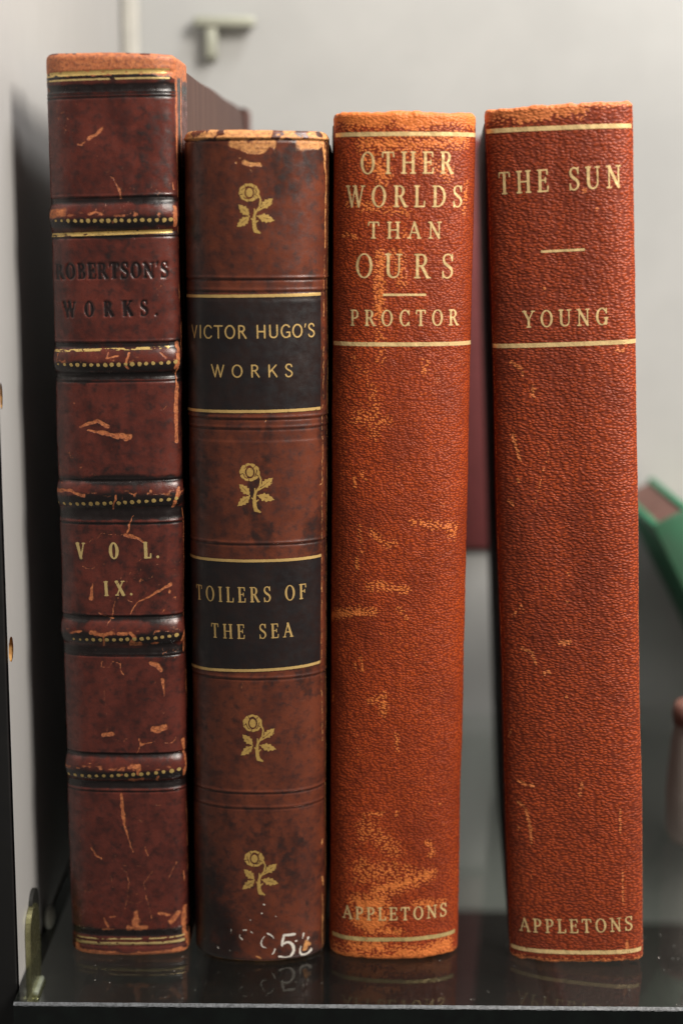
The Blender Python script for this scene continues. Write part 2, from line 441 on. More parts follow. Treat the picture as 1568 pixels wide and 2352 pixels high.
    def build(b, name, label, mat, wear_fn, cat='book', group='old leather bound books', res=.22):
        o = empty(name, b.org, (0, b.lean, b.yaw)); tag(o, label, cat, group); b.o = o
        ns = int(2 * b.smax / res); v0, v1 = b.vlo - 4, b.vhi + 4; nv = int((v1 - v0) / res)
        s = np.linspace(-b.smax, b.smax, ns); v = np.linspace(v0, v1, nv)
        S, Vv = np.meshgrid(s, v)
        P = b.surf(S, Vv)
        I = np.arange(ns * nv).reshape(nv, ns)
        Fq = np.stack([I[:-1, :-1], I[:-1, 1:], I[1:, 1:], I[1:, :-1]], -1).reshape(-1, 4)
        me = mesh_np('spine', P.reshape(-1, 3), Fq)
        b.put_uv(me, S.ravel(), Vv.ravel())
        wear, dark = wear_fn(S, Vv)
        for nm, arr in (('wear', wear), ('dark', dark)):
            at = me.attributes.new(nm, 'FLOAT', 'POINT'); at.data.foreach_set('value', arr.astype(np.float32).ravel())
        b.spine = link('spine', me, mat, o)
        return o
    def put_uv(b, me, s, v):
        uvl = me.uv_layers.new(name='UVMap')
        li = np.zeros(len(me.loops), np.int32); me.loops.foreach_get('vertex_index', li)
        uv = np.stack([s[li] / 10, v[li] / 10], -1)
        uvl.data.foreach_set('uv', uv.astype(np.float32).ravel())
    def inlay(b, name, sdf, s0, s1, v0, v1, mat, res=.09, off=.03, parent=None):
        xs = np.arange(s0 - res * 2, s1 + res * 3, res); ys = np.arange(v0 - res * 2, v1 + res * 3, res)
        Xg, Yg = np.meshgrid(xs, ys)
        V, F = march(sdf(Xg, Yg), xs, ys)
        if not F: return None
        P = b.surf(V[:, 0], V[:, 1], off)
        me = mesh_np(name, P, F); b.put_uv(me, V[:, 0], V[:, 1])
        return link(name, me, mat, parent or b.o)
    # -- features given where they sit in the photograph's 1568-wide frame, laid onto the spine surface
    def text(b, name, txt, left, right, cap, mat, T=.17, t=.085, serif=True, off=.03, wob=.02, parent=None, pos=None, squeeze=1.0, seed=1):
        (s0, s1), (v0, v1) = b.inv([left, right])
        (_, _), (va, vb) = b.inv([((left[0] + right[0]) / 2, (left[1] + right[1]) / 2), ((left[0] + right[0]) / 2, (left[1] + right[1]) / 2 - cap)])
        H = vb - va
        gl = [glyph(c, T, t, serif) for c in txt]
        if pos is None:
            adv = [g[1] for g in gl]; tot = sum(adv)
            Wd = math.hypot(s1 - s0, v1 - v0) / H
            k = squeeze; gap = (Wd - (tot - .1) * k) / max(1, len(txt) - 1)
            xp = []; x = -.05 * k
            for a_ in adv: xp.append(x); x += a_ * k + gap
        else:
            ps, pv = b.inv([(p, left[1]) for p in pos]); xp = list((ps - s0) / H); k = squeeze
        ca, sa = (s1 - s0), (v1 - v0); l = math.hypot(ca, sa); ca /= l; sa /= l
        allst = []
        for g, x in zip(gl, xp):
            for st in g[0]:
                allst.append([(s0 + H * ((x + p[0] * k) * ca - p[1] * sa), v0 + H * ((x + p[0] * k) * sa + p[1] * ca), p[2] * H) for p in st])
        objs = []
        allp = np.array([p[:2] for st in allst for p in st])
        def sd(X, Y):
            D = np.full(X.shape, 1e9)
            for st in allst:
                q = np.array(st); pad = q[:, 2].max() + .3
                m = (X > q[:, 0].min() - pad) & (X < q[:, 0].max() + pad) & (Y > q[:, 1].min() - pad) & (Y < q[:, 1].max() + pad)
                jj = np.nonzero(m.any(1))[0]; ii = np.nonzero(m.any(0))[0]
                if len(jj) == 0 or len(ii) == 0: continue
                sl = np.s_[jj[0]:jj[-1] + 1, ii[0]:ii[-1] + 1]
                D[sl] = np.minimum(D[sl], sdf_strokes(X[sl], Y[sl], [st]))
            return D + (fbm(X * 4, Y * 4, seed, 3) - .5) * wob * 6 * H * .12
        b.lastsd = sd; b.lastbox = (allp[:, 0].min() - .5, allp[:, 0].max() + .5, allp[:, 1].min() - .5, allp[:, 1].max() + .5)
        if mat is None: return sd, b.lastbox
        return b.inlay(name, sd, *b.lastbox, mat, .085, off, parent)
    def rule(b, name, pts, wid, mat, off=.03, rough=.05, loss=0.0, seed=3, parent=None, straight=True, ext=0.0):
        """a tooled line through frame points (left, ..., right); straight in (s, v)"""
        s, v = b.inv(pts)
        if straight:
            A = np.polyfit(s, v, 1 if len(s) > 1 else 0); sL, sR = s.min() - ext, s.max() + ext
            f = lambda X: np.polyval(A, X)
        else:
            o_ = np.argsort(s); f = lambda X: np.interp(X, s[o_], v[o_]); sL, sR = s.min() - ext, s.max() + ext
        def sd(X, Y):
            d = np.abs(Y - f(X)) - wid / 2 + (fbm(X * 3, Y * 3, seed, 3) - .5) * rough * 2
            if loss: d = np.maximum(d, (fbm(X * .9, Y * 2.5, seed + 5, 4) - (1 - loss)) * 3)
            return np.maximum(d, np.maximum(sL - X, X - sR))
        vv = f(np.array([sL, sR]))
        return b.inlay(name, sd, sL, sR, min(vv.min(), v.min()) - wid, max(vv.max(), v.max()) + wid, mat, .1, off, parent)

def zp(ox, oy, k):
    """reading of an enlarged crop of the photograph -> frame coordinates"""
    f = 1568 / 1707
    return lambda *pts: [((ox + p[0] / k) * f, (oy + p[1] / k) * f) for p in pts]

def wear_lines(b, S, Vv, feats, warp=.25, seed=0, rs=.62, ss_=1.0):
    """feats: (list of frame points, radius mm or (r0, r1), strength); soft distance fields"""
    Wm = np.zeros(S.shape)
    ws = (fbm(S * .9, Vv * .9, seed, 3) - .5) * 2 * warp; wv = (fbm(S * .9 + 40, Vv * .9, seed + 9, 3) - .5) * 2 * warp
    for pts, rad, st in feats:
        s, v = b.inv(pts)
        rr = rad if isinstance(rad, (tuple, list)) else (rad, rad); rr = tuple(max(.085, q * rs) for q in rr); st = st * ss_ * (1 if max(rr) > .2 else .86)
        pad = max(rr) * 2.2 + warp * 2
        c = (S[0] > s.min() - pad) & (S[0] < s.max() + pad); r_ = (Vv[:, 0] > v.min() - pad) & (Vv[:, 0] < v.max() + pad)
        if not c.any() or not r_.any(): continue
        i0, i1 = np.nonzero(c)[0][[0, -1]]; j0, j1 = np.nonzero(r_)[0][[0, -1]]
        sl = np.s_[j0:j1 + 1, i0:i1 + 1]
        X = S[sl] + ws[sl]; Y = Vv[sl] + wv[sl]
        n = len(s); F = np.zeros(X.shape)
        if n == 1: F = 1 - np.hypot(X - s[0], Y - v[0]) / rr[0] / 2
        for k in range(n - 1):
            dx, dy = s[k + 1] - s[k], v[k + 1] - v[k]; q = dx * dx + dy * dy + 1e-9
            t = np.clip(((X - s[k]) * dx + (Y - v[k]) * dy) / q, 0, 1)
            ra = rr[0] + (rr[1] - rr[0]) * (k + t) / max(1, n - 1)
            F = np.maximum(F, 1 - np.hypot(X - s[k] - t * dx, Y - v[k] - t * dy) / ra / 2)
        F = F * (.62 + .76 * fbm(S[sl] * 1.5 + 7, Vv[sl] * 1.5, seed + 31, 3))
        Wm[sl] = np.maximum(Wm[sl], np.clip(F, 0, 1) * st)
    return Wm

# ------------------------------------------------------------------ materials
m_cream = plain('cream_page_edges', (.42, .33, .20), (.28, .20, .11), 900, .8, .12, stretch=(1, .04, .04))
m_b1 = smooth_leather('maroon_calf', (.118, .026, .018), (.056, .013, .010), (.010, .006, .006), (.60, .20, .068), (.36, .095, .035), .35, 1.0)
m_b2 = smooth_leather('brown_calf', (.145, .036, .017), (.075, .020, .012), (.018, .008, .007), (.76, .36, .12), (.52, .20, .06), .38, 1.0)
m_b3 = grained_leather('russet_morocco', (.44, .068, .012), (.215, .028, .007), (.16, .022, .007), (.80, .24, .055), (.62, .15, .035), (13, 22), .070, .9)
m_b4 = grained_leather('red_brown_morocco', (.41, .066, .016), (.200, .030, .010), (.135, .022, .010), (.72, .24, .075), (.55, .14, .045), (10, 19), .092, 0)
m_label = smooth_leather('black_label_leather', (.020, .011, .010), (.010, .007, .008), (.006, .005, .006), (.16, .045, .022), (.09, .03, .018), .42, 1.0)
m_board = plain('marbled_board_paper', (.078, .036, .027), (.058, .029, .024), 150, .65, .02, stretch=(1, 2.0, .2))
m_board2 = plain('brown_cover_cloth', (.10, .035, .022), (.06, .02, .014), 300, .6, .08)
m_board3 = plain('dark_cover_cloth', (.050, .016, .010), (.03, .011, .008), 300, .65, .08)
m_gold = gilt('gilt', (1.0, .72, .34), (.20, .05, .018), .43, 0, .30)
m_gold_b = gilt('gilt_on_black', (.86, .58, .22), (.02, .012, .010), .40, 3.1, .45)
m_gold_worn = gilt('worn_gilt', (.66, .46, .16), (.03, .014, .010), .45, 5.7)
m_gold_dull = gilt('dull_gilt', (.70, .52, .22), (.06, .024, .014), .43, 8.2)
m_blind = plain('blind_tooled_leather', (.012, .006, .007), (.022, .009, .009), 400, .42, .05)
m_chalk = paint_chalk('white_ink', (.80, .74, .66))

# ------------------------------------------------------------------ BOOK 1: maroon with raised bands
b1 = Book(-47.15, .49, -.0236, -.0028, 27.03, 199.4, 4.6, 2.9, wrap=13.0, skew=.030, r=1.3)
def cpx(b, x, ys): return [float(b.inv([(x, y)])[1][0]) for y in ys]
V_band = cpx(b1, 275, [497, 829, 1136, 1453, 1766])
tilt_pts = [(v, k) for v, k in zip(cpx(b1, 270, [178, 536, 795, 1150, 1465, 1775, 2170]), (.030, .026, .016, .012, .008, .004, .0))]
tv = np.array(sorted(tilt_pts)); 
def vt1(s, v): return v - np.interp(v, tv[:, 0], tv[:, 1]) * s
V_rec = cpx(b1, 275, [202, 863, 1183, 1497, 1803, 2143]); V_rid = cpx(b1, 275, [214, 221, 452, 786, 875, 1103, 1201, 1415, 1506, 1731, 1817, 543])
def d1(s, v):
    q = vt1(s, v); d = np.zeros_like(q)
    a = b1.w / 2 - 1.0; edge = sstep(b1.smax - b1.wrap + .4, b1.smax - b1.wrap - 3.4, np.abs(s))
    for vb in V_band:
        t = (q - vb) / 2.75; d = d + .80 * np.clip(1 - t * t, 0, 1) ** .85 * edge
        for k in (-1, 1): d = d - .22 * np.exp(-((q - vb - k * 3.3) / .55) ** 2) * edge
    for i, vr in enumerate(V_rec): d = d - .22 * np.exp(-((q - vr) / .95) ** 4) * edge
    for vr in V_rid:
        d = d + edge * (.16 * np.exp(-((q - vr - .22) / .17) ** 2) - .20 * np.exp(-((q - vr + .18) / .20) ** 2))
    for vv in b1.grooves: d = d - .18 * np.exp(-((q - vv) / .45) ** 4) * edge
    d = d + (fbm(s * .12, v * .05, 4, 3) - .5) * .55 + (fbm(s * .6, v * .6, 8, 3) - .5) * .10
    # blind-stamped lettering pressed into the leather
    for sd, bx in b1.blind:
        m = (s > bx[0]) & (s < bx[1]) & (v > bx[2]) & (v < bx[3])
        if m.any():
            if s.ndim == 2:
                jj = np.nonzero(m.any(1))[0]; ii = np.nonzero(m.any(0))[0]; sl = np.s_[jj[0]:jj[-1] + 1, ii[0]:ii[-1] + 1]
                d[sl] -= .26 * sstep(.14, -.12, sd(s[sl], v[sl]))
            else:
                sm = s[m].reshape(1, -1); vm = v[m].reshape(1, -1)
                d[m] -= .26 * sstep(.14, -.12, sd(sm, vm)[0])
    return d
b1.grooves = cpx(b1, 275, [166, 535, 2172]); b1.blind = []
r1 = b1.text('x', "ROBERTSON'S", (130, 642), (386, 638), 37, None, .21, .10, squeeze=.80, wob=.01, seed=21)
r2 = b1.text('x', "WORKS.", (148, 729), (367, 725), 36, None, .23, .10, squeeze=.74, wob=.01, seed=22, pos=(147, 194, 240, 283, 323, 356))
b1.blind = [r1, r2]
b1.disp = d1
zA, zB, zC = zp(100, 120, 3.92), zp(100, 420, 3.92), zp(100, 820, 3.92)
zD, zE, zF = zp(130, 1200, 3.92), zp(150, 1640, 4.48), zp(150, 2000, 4.48)
def wear1(S, V):
    F = [(zA((480, 890), (560, 840), (615, 795)), (.55, .35), 1.3), (zA((380, 950), (420, 955), (450, 920)), .28, 1.0),
         (zA((540, 910), (570, 980), (565, 1060), (560, 1110)), .22, .85), (zA((680, 510), (655, 550)), .12, .6),
         (zB((700, 80), (750, 140), (770, 200), (795, 260), (790, 300)), (.12, .30), 1.1), (zB((820, 195), (960, 210), (1000, 235), (1100, 230), (1170, 195)), .12, .75),
         (zB((140, 450), (240, 430)), 1.2, 1.25), (zB((480, 450), (570, 440), (620, 450)), .4, .9), (zB((560, 400), (570, 590)), .14, .8), (zB((790, 380), (800, 470), (900, 450), (890, 390)), .12, .75),
         (zB((1310, 390), (1320, 560)), .55, 1.3), (zB((1300, 150), (1310, 210)), .3, 1.1),
         (zC((400, 975), (480, 940), (570, 905), (620, 940), (660, 965)), (.35, .6), 1.35), (zC((480, 1005), (600, 1020), (720, 1050), (870, 1070)), (.25, .95), 1.35),
         (zC((340, 740),), .30, 1.1), (zC((340, 690), (342, 730)), .12, .7), (zC((1120, 755), (1180, 800), (1210, 805), (1240, 770)), .16, .8),
         (zC((520, 250), (500, 320)), .14, .8), (zC((680, 240), (670, 300), (780, 270)), .3, 1.0), (zC((880, 240), (850, 370), (870, 400)), .4, 1.1), (zC((200, 250), (190, 330)), .3, .9), (zC((1180, 240), (1230, 290)), .35, 1.0), (zC((570, 300), (560, 370)), .16, .8),
         (zC((1345, 150), (1340, 300), (1320, 380)), .65, 1.25), (zC((1340, 400), (1335, 560)), .30, 1.0), (zC((1345, 560), (1340, 800), (1345, 1100)), .62, 1.3),
         (zD((60, 90), (180, 95), (330, 150)), .42, 1.05), (zD((630, 150), (620, 220), (600, 280)), .32, 1.1), (zD((700, 130), (695, 180)), .16, .9), (zD((970, 100), (975, 105)), .4, 1.1), (zD((1230, 80), (1200, 200), (1190, 260)), .5, 1.2),
         (zD((800, 345), (760, 440), (740, 520)), (.10, .38), 1.1), (zD((370, 600), (440, 570), (480, 520), (600, 535), (720, 540)), .13, .9),
         (zD((720, 540), (800, 555), (850, 570), (900, 610)), (.55, .30), 1.25), (zD((300, 845), (380, 870), (440, 830), (530, 820)), .13, .95), (zD((840, 800), (880, 770)), .10, .8), (zD((410, 350), (370, 470)), .16, .7),
         (zD((1020, 820), (1100, 825), (1160, 770)), .11, .75), (zD((400, 1010), (395, 1080), (380, 1160)), (.16, .62), 1.25), (zD((820, 1005), (930, 970), (980, 960), (995, 930)), .13, .8), (zD((780, 960), (860, 950)), .10, .7),
         (zD((1170, 1025), (1060, 1080), (960, 1140), (830, 1210), (760, 1310)), (.42, .10), 1.15), (zD((620, 1150), (615, 1210), (590, 1330), (545, 1420)), .16, .95), (zD((750, 1175), (790, 1195)), .2, 1.0), (zD((1160, 1090),), .35, 1.0), (zD((1215, 1145),), .30, 1.0),
         (zD((450, 870), (530, 870), (600, 885)), .1, .7), (zD((470, 1300), (560, 1350), (600, 1355)), .22, .95), (zD((1100, 1270), (1090, 1300)), .3, .8),
         (zD((200, 1490), (300, 1480)), .5, .9), (zD((400, 1490), (520, 1510), (600, 1490)), .75, 1.05), (zD((520, 1530), (510, 1620)), .32, 1.15), (zD((660, 1500), (730, 1500)), .6, 1.1), (zD((770, 1490), (820, 1530), (780, 1610), (870, 1600)), .6, 1.2), (zD((980, 1600), (1040, 1590)), .4, 1.0),
         (zD((1275, 280), (1290, 700), (1300, 1400), (1290, 1680)), .32, 1.05), (zD((1285, 1480), (1275, 1560)), .6, 1.2),
         (zE((480, 60), (450, 130), (560, 130)), .2, .9), (zE((560, 110), (600, 60), (680, 90), (690, 150), (720, 210)), .14, 1.0), (zE((1030, 80), (1100, 110), (1130, 170)), .62, 1.2), (zE((870, 100), (1010, 70)), .1, .8),
         (zE((1150, 270), (1150, 330), (1170, 450)), (.7, .2), 1.0), (zE((1075, 280), (1070, 310)), .2, .9), (zE((1140, 620), (1165, 635)), .2, 1.0), (zE((510, 330), (500, 430), (515, 600), (540, 700), (540, 850)), .10, .85),
         (zE((490, 885), (585, 880)), .62, 1.35), (zE((1060, 830), (1110, 820), (1175, 800)), .95, 1.35), (zE((620, 930), (720, 965), (740, 930), (800, 890)), .12, .9), (zE((885, 930), (910, 995), (1000, 980), (1070, 960)), (.35, .12), 1.1), (zE((905, 1000), (880, 1070), (850, 1110)), .13, .9),
         (zE((1180, 975), (1260, 975), (1300, 910)), .2, .95), (zE((380, 900), (395, 870)), .13, .9), (zE((745, 560), (750, 640)), .08, .7), (zE((1280, 30), (1290, 10)), .2, 1.0),
         (zE((790, 1230), (900, 1230), (890, 1300)), .75, 1.05), (zE((790, 1390), (930, 1380)), .6, 1.0), (zE((1110, 1340), (1090, 1390)), .4, 1.1), (zE((690, 1325), (700, 1325)), .3, .9), (zE((300, 1180), (420, 1200)), .15, .7),
         (zE((1380, 930), (1395, 1050), (1400, 1180), (1380, 1300)), .62, 1.35), (zE((690, 1560), (700, 1700), (720, 1880)), (.55, .45), 1.25), (zE((820, 1520), (810, 1620)), .1, .7), (zE((1060, 1665), (1130, 1670)), .2, 1.0), (zE((1150, 1540), (1140, 1530)), .2, .8), (zE((110, 1450), (90, 1300)), .2, .8),
         (zF((700, 0), (700, 180), (740, 330), (790, 500), (820, 590)), (.42, .12), 1.2), (zF((350, 540), (400, 610), (460, 660)), (.28, .5), .95), (zF((900, 230), (930, 255)), .15, .9), (zF((945, 520), (990, 620)), (.15, .3), 1.0),
         (zF((560, 690), (570, 850), (590, 1000)), .14, .9), (zF((620, 570), (620, 670), (570, 690)), .1, .8), (zF((690, 760), (750, 820), (780, 940), (760, 1100), (740, 1180), (720, 1280)), .15, 1.0), (zF((760, 1150), (850, 1165), (940, 1130)), .14, .9),
         (zF((1040, 800), (980, 880), (945, 930), (960, 1060), (1000, 1190), (1030, 1330)), .16, 1.05), (zF((850, 1050), (865, 1055)), .35, .9), (zF((660, 680), (720, 740), (950, 740)), .08, .7),
         (zF((490, 1320), (520, 1380), (540, 1420)), (.3, .5), .95), (zF((490, 1445), (610, 1445)), .35, .9), (zF((620, 1310), (560, 1310)), .3, .85), (zF((860, 1250), (850, 1310), (850, 1400)), (.7, 1.6), 1.0), (zF((770, 1430), (970, 1430)), 1.0, .95), (zF((1110, 1270), (1230, 1290)), .32, 1.05),
         (zF((1300, 1290), (1330, 1260), (1260, 1350)), .9, 1.2), (zF((1400, 1200), (1390, 1350), (1410, 1500), (1440, 1600)), .9, 1.3), (zF((1300, 700), (1200, 900)), .35, .62), (zF((1395, 800), (1395, 900)), .3, 1.0), (zF((1420, 100), (1430, 300)), .2, .9),
         (zF((200, 1620), (230, 1700)), .9, 1.2)]
    W = wear_lines(b1, S, V, F, .32, 3, .68)
    se = b1.smax - b1.wrap; nz = fbm(S * .35, V * .35, 31, 4)
    top = sstep(b1.h - 5.4, b1.h - 3.4, V + (nz - .5) * 2.2) * 1.15
    top *= 1 - .85 * sstep(.57, .66, fbm(S * .8, V * 1.0, 77, 4)) * sstep(b1.h - 2.2, b1.h - 4.8, V)
    top *= 1 - .95 * sstep(b1.h - .7, b1.h + .2, V) * sstep(.48, .56, fbm(S * .5, V * .2, 12, 3)) * sstep(2, 5, se - S)
    W = np.maximum(W, top)
    W = np.maximum(W, sstep(1.9, .9, V + (nz - .5) * 2.4) * .95)
    jr = sstep(1.2, .3, np.abs(S - (se - .6) + (nz - .5) * 1.2)) * sstep(b1.h - 34, b1.h - 14, V) * 1.1
    W = np.maximum(W, jr)
    W = np.maximum(W, sstep(.9, .2, np.abs(S - (se + 5.2) + (fbm(S * 0, V * .25, 9, 3) - .5) * 1.6)) * sstep(120, 165, V) * 1.1)
    W = np.maximum(W, sstep(b1.h - 7, b1.h - 2, V) * sstep(1.5, 3.0, S - se + 3) * .9)
    W = np.maximum(W, sstep(.7, .2, np.abs(S + se - .2 + (nz - .5))) * (.35 + .3 * nz))
    W = W + sstep(.60, .75, fbm(S * .25, V * .12, 55, 4)) * .22
    ck = np.abs(fbm(S * .30 + 3, V * .22, 83, 4) - .5)                 # hair cracks in the dried leather
    W = np.maximum(W, sstep(.010, .002, ck) * sstep(.50, .66, fbm(S * .12, V * .07, 85, 3)) * .62)
    qb = vt1(S, V)
    for vb in V_band:
        W = np.maximum(W, np.exp(-((qb - vb - .3) / 1.3) ** 2) * sstep(.50, .70, fbm(S * .8, V * 1.5, 87, 4)) * .66)
    W = np.maximum(W, sstep(1.6, .3, np.abs(S - se + .2)) * sstep(.44, .62, fbm(S * .8, V * .28, 89, 4)) * .85)
    W = np.maximum(W, sstep(1.2, .2, np.abs(S + se - .6)) * sstep(.50, .66, fbm(S * .8, V * .30, 93, 4)) * .7)
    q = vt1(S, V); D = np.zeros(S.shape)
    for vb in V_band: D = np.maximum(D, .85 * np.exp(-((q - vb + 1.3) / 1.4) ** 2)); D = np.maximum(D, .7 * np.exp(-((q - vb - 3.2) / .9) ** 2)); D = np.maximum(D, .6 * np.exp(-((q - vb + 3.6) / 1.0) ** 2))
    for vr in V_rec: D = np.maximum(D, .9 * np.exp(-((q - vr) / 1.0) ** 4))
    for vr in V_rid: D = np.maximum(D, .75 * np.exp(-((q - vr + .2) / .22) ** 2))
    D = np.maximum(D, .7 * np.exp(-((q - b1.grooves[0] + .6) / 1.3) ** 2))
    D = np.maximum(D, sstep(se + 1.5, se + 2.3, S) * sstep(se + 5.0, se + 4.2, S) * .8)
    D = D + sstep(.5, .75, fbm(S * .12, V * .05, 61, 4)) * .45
    for sd, bx in b1.blind:
        jj = np.nonzero((V[:, 0] > bx[2]) & (V[:, 0] < bx[3]))[0]; ii = np.nonzero((S[0] > bx[0]) & (S[0] < bx[1]))[0]
        sl = np.s_[jj[0]:jj[-1] + 1, ii[0]:ii[-1] + 1]
        D[sl] = np.maximum(D[sl], .9 * sstep(.06, -.10, sd(S[sl], V[sl])))
    return W, np.clip(D, 0, 1)
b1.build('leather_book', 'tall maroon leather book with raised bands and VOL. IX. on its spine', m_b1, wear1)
for nm, (sd, bx) in zip(('title_lettering', 'title_lettering'), b1.blind):
    b1.inlay(nm, lambda X, Y, sd=sd: sd(X, Y) + .05, *bx, m_blind, .085, .015)
b1.text('volume_lettering', 'VOL.', (180, 1284), (369, 1281), 38, m_gold_dull, .20, .09, squeeze=.62, pos=(178, 252, 332, 360), wob=.03, seed=24)
b1.text('volume_lettering', 'IX.', (241, 1369), (310, 1367), 34, m_gold_dull, .20, .09, squeeze=.72, pos=(241, 267, 299), wob=.03, seed=25)
b1.rule('gilt_rule', [(112, 178), (250, 167), (391, 162)], .95, m_gold_worn, loss=.36, seed=31)
b1.rule('gilt_rule', [(112, 191), (250, 183), (391, 178)], .34, m_gold_dull, loss=.30, seed=32)
b1.rule('gilt_rule', [(121, 541), (258, 536), (399, 530)], .80, m_gold_worn, loss=.30, seed=33)
b1.rule('gilt_rule', [(130, 805), (270, 801), (394, 797)], .55, m_gold_worn, loss=.44, seed=34)
b1.rule('gilt_rule', [(178, 2146), (300, 2161), (425, 2143)], .30, m_gold_dull, loss=.34, seed=35)
b1.rule('gilt_rule', [(176, 2156), (300, 2172), (425, 2154)], .70, m_gold_dull, loss=.30, seed=36)
for yl, ym, yr, n, x0, x1, sd_ in ((507, 507, 504, 18, 133, 390, 41), (836, 837, 830, 18, 140, 399, 42), (1154, 1154, 1143, 18, 140, 401, 43), (1466, 1467, 1457, 16, 172, 404, 44), (1766, 1778, 1764, 18, 157, 409, 45)):
    s, v = b1.inv([(x0, yl), ((x0 + x1) / 2, ym), (x1, yr)]); A = np.polyfit(s, v, 2)
    ct = np.linspace(s[0], s[2], n); rng = np.random.RandomState(sd_); rad = .43 * (1 + (rng.rand(n) - .5) * .25)
    rad[:3] *= (.55, .7, .85); off_s = (rng.rand(n) - .5) * .18
    def sdd(X, Y, ct=ct, A=A, rad=rad, off_s=off_s):
        D = np.full(X.shape, 1e9)
        for c_, r_, o_ in zip(ct, rad, off_s): D = np.minimum(D, np.hypot(X - c_ - o_, Y - np.polyval(A, c_) + o_ * .5) - r_)
        return D + (fbm(X * 3, Y * 3, 5, 3) - .5) * .22
    vv = np.polyval(A, ct)
    b1.inlay('gilt_dots', sdd, ct[0] - 1, ct[-1] + 1, vv.min() - 1, vv.max() + 1, m_gold_worn, .085, .05)

def boards(b, depth, mat, pmat, tip=None, taper=0.0, hgap=1.8, thick=2.4, out=(0, 0)):
    """two cover boards and the block of pages behind the spine"""
    a = b.w / 2
    for sgn in (-1, 1):
        ex = out[0 if sgn < 0 else 1]; y0 = 3.0 if ex == 0 else b.wrap - .5; y1 = depth
        xi0, xo0 = sgn * (a - thick - .35 + ex), sgn * (a - .35 + ex)
        xi1, xo1 = sgn * (a - thick - .35 - taper + ex), sgn * (a - .35 - taper + ex)
        n = 24; V = []; ys = np.linspace(y0, y1, n)
        for k, y in enumerate(ys):
            f = k / (n - 1); sk = b.skew * y; e = 0.0 if k < n - 1 else -.5
            zt = b.h - hgap + e + .15 * math.sin(k * .8); zb = 0.15
            xi = xi0 + (xi1 - xi0) * f + sk; xo = xo0 + (xo1 - xo0) * f + sk
            V += [(xi, y, zb), (xo - sgn * .35, y, zb), (xo, y, zb + .35), (xo, y, zt - .5), (xo - sgn * .5, y, zt), (xi, y, zt)]
        F = []
        for k in range(n - 1):
            for j in range(6):
                p, q = k * 6 + j, k * 6 + (j + 1) % 6
                F.append((p, q, q + 6, p + 6) if sgn > 0 else (p, p + 6, q + 6, q))
        F.append(tuple(range(6)) if sgn < 0 else tuple(range(5, -1, -1)))
        e0 = (n - 1) * 6; F.append(tuple(range(e0 + 5, e0 - 1, -1)) if sgn < 0 else tuple(range(e0, e0 + 6)))
        o = link('cover_board', mesh_np('cover_board', V, F, False), mat, b.o)
        if tip:
            for zc, nm in ((b.h - hgap, 1), (0.15, -1)):
                xs = (xi1 + b.skew * y1 - sgn * .15, xo1 + b.skew * y1 + sgn * .35); x_lo, x_hi = min(xs), max(xs)
                zt = zc + .4 * nm if nm > 0 else 0.02; L_ = 17
                tri = [(y1 + .5, zt), (y1 + .5 - L_, zt), (y1 + .5, zt - nm * L_)]
                Vt = [(x_lo, *p) for p in tri] + [(x_hi, *p) for p in tri]
                me = mesh_np('corner_tip', Vt, [(0, 1, 2), (5, 4, 3), (0, 3, 4, 1), (1, 4, 5, 2), (2, 5, 3, 0)], False)
                link('corner_tip', me, tip, o)
    x = a - thick - .6
    V = []
    for y, f in ((b.sag * .0 + 1.0, 0), (depth - 4, 1)):
        sk = b.skew * y; t_ = taper * f
        V += [(-x + t_ + sk, y, 2.6), (x - t_ + sk, y, 2.6), (x - t_ + sk, y, b.h - 3.6), (-x + t_ + sk, y, b.h - 3.6)]
    F = [(0, 1, 2, 3), (7, 6, 5, 4), (0, 4, 5, 1), (1, 5, 6, 2), (2, 6, 7, 3), (3, 7, 4, 0)]
    link('page_block', mesh_np('page_block', V, F, False), pmat, b.o)

m_tip = plain('worn_corner_leather', (.16, .035, .018), (.06, .018, .012), 500, .55, .15)
boards(b1, 140, m_board, m_cream, m_tip, 0.6)

# ------------------------------------------------------------------ BOOK 2: brown with black labels and flowers
b2 = Book(-17.13, 1.5, -.0033, -.0037, 30.14, 184.2, 8.6, 2.15, wrap=9.0, skew=.012, r=1.5)
V2g = cpx(b2, 590, [319, 641, 669, 962, 985, 1250, 1560, 1822, 1857])
def d2(s, v):
    d = np.zeros_like(s); edge = sstep(b2.smax - b2.wrap + 1.5, b2.smax - b2.wrap - 1.5, np.abs(s)); q = v - .006 * s
    for i, vg in enumerate(V2g):
        a_ = (.30, .16, .12, .14, .12, .16, .15, .16, .12)[i]
        d = d + edge * (a_ * np.exp(-((q - vg - .28) / .26) ** 2) - a_ * np.exp(-((q - vg + .2) / .22) ** 2))
    for a_, b_ in ((V2g[1], V2g[2] + .8), (V2g[3], V2g[4])): d = d - .10 * sstep(a_ + .3, a_ - .3, q) * sstep(b_ - 3, b_ - 2.4, q) * edge
    return d + (fbm(s * .1, v * .045, 14, 3) - .5) * .6 + (fbm(s * .5, v * .5, 18, 3) - .5) * .09
b2.disp = d2
zG, zH = zp(440, 300, 3.92), zp(480, 2100, 4.356)
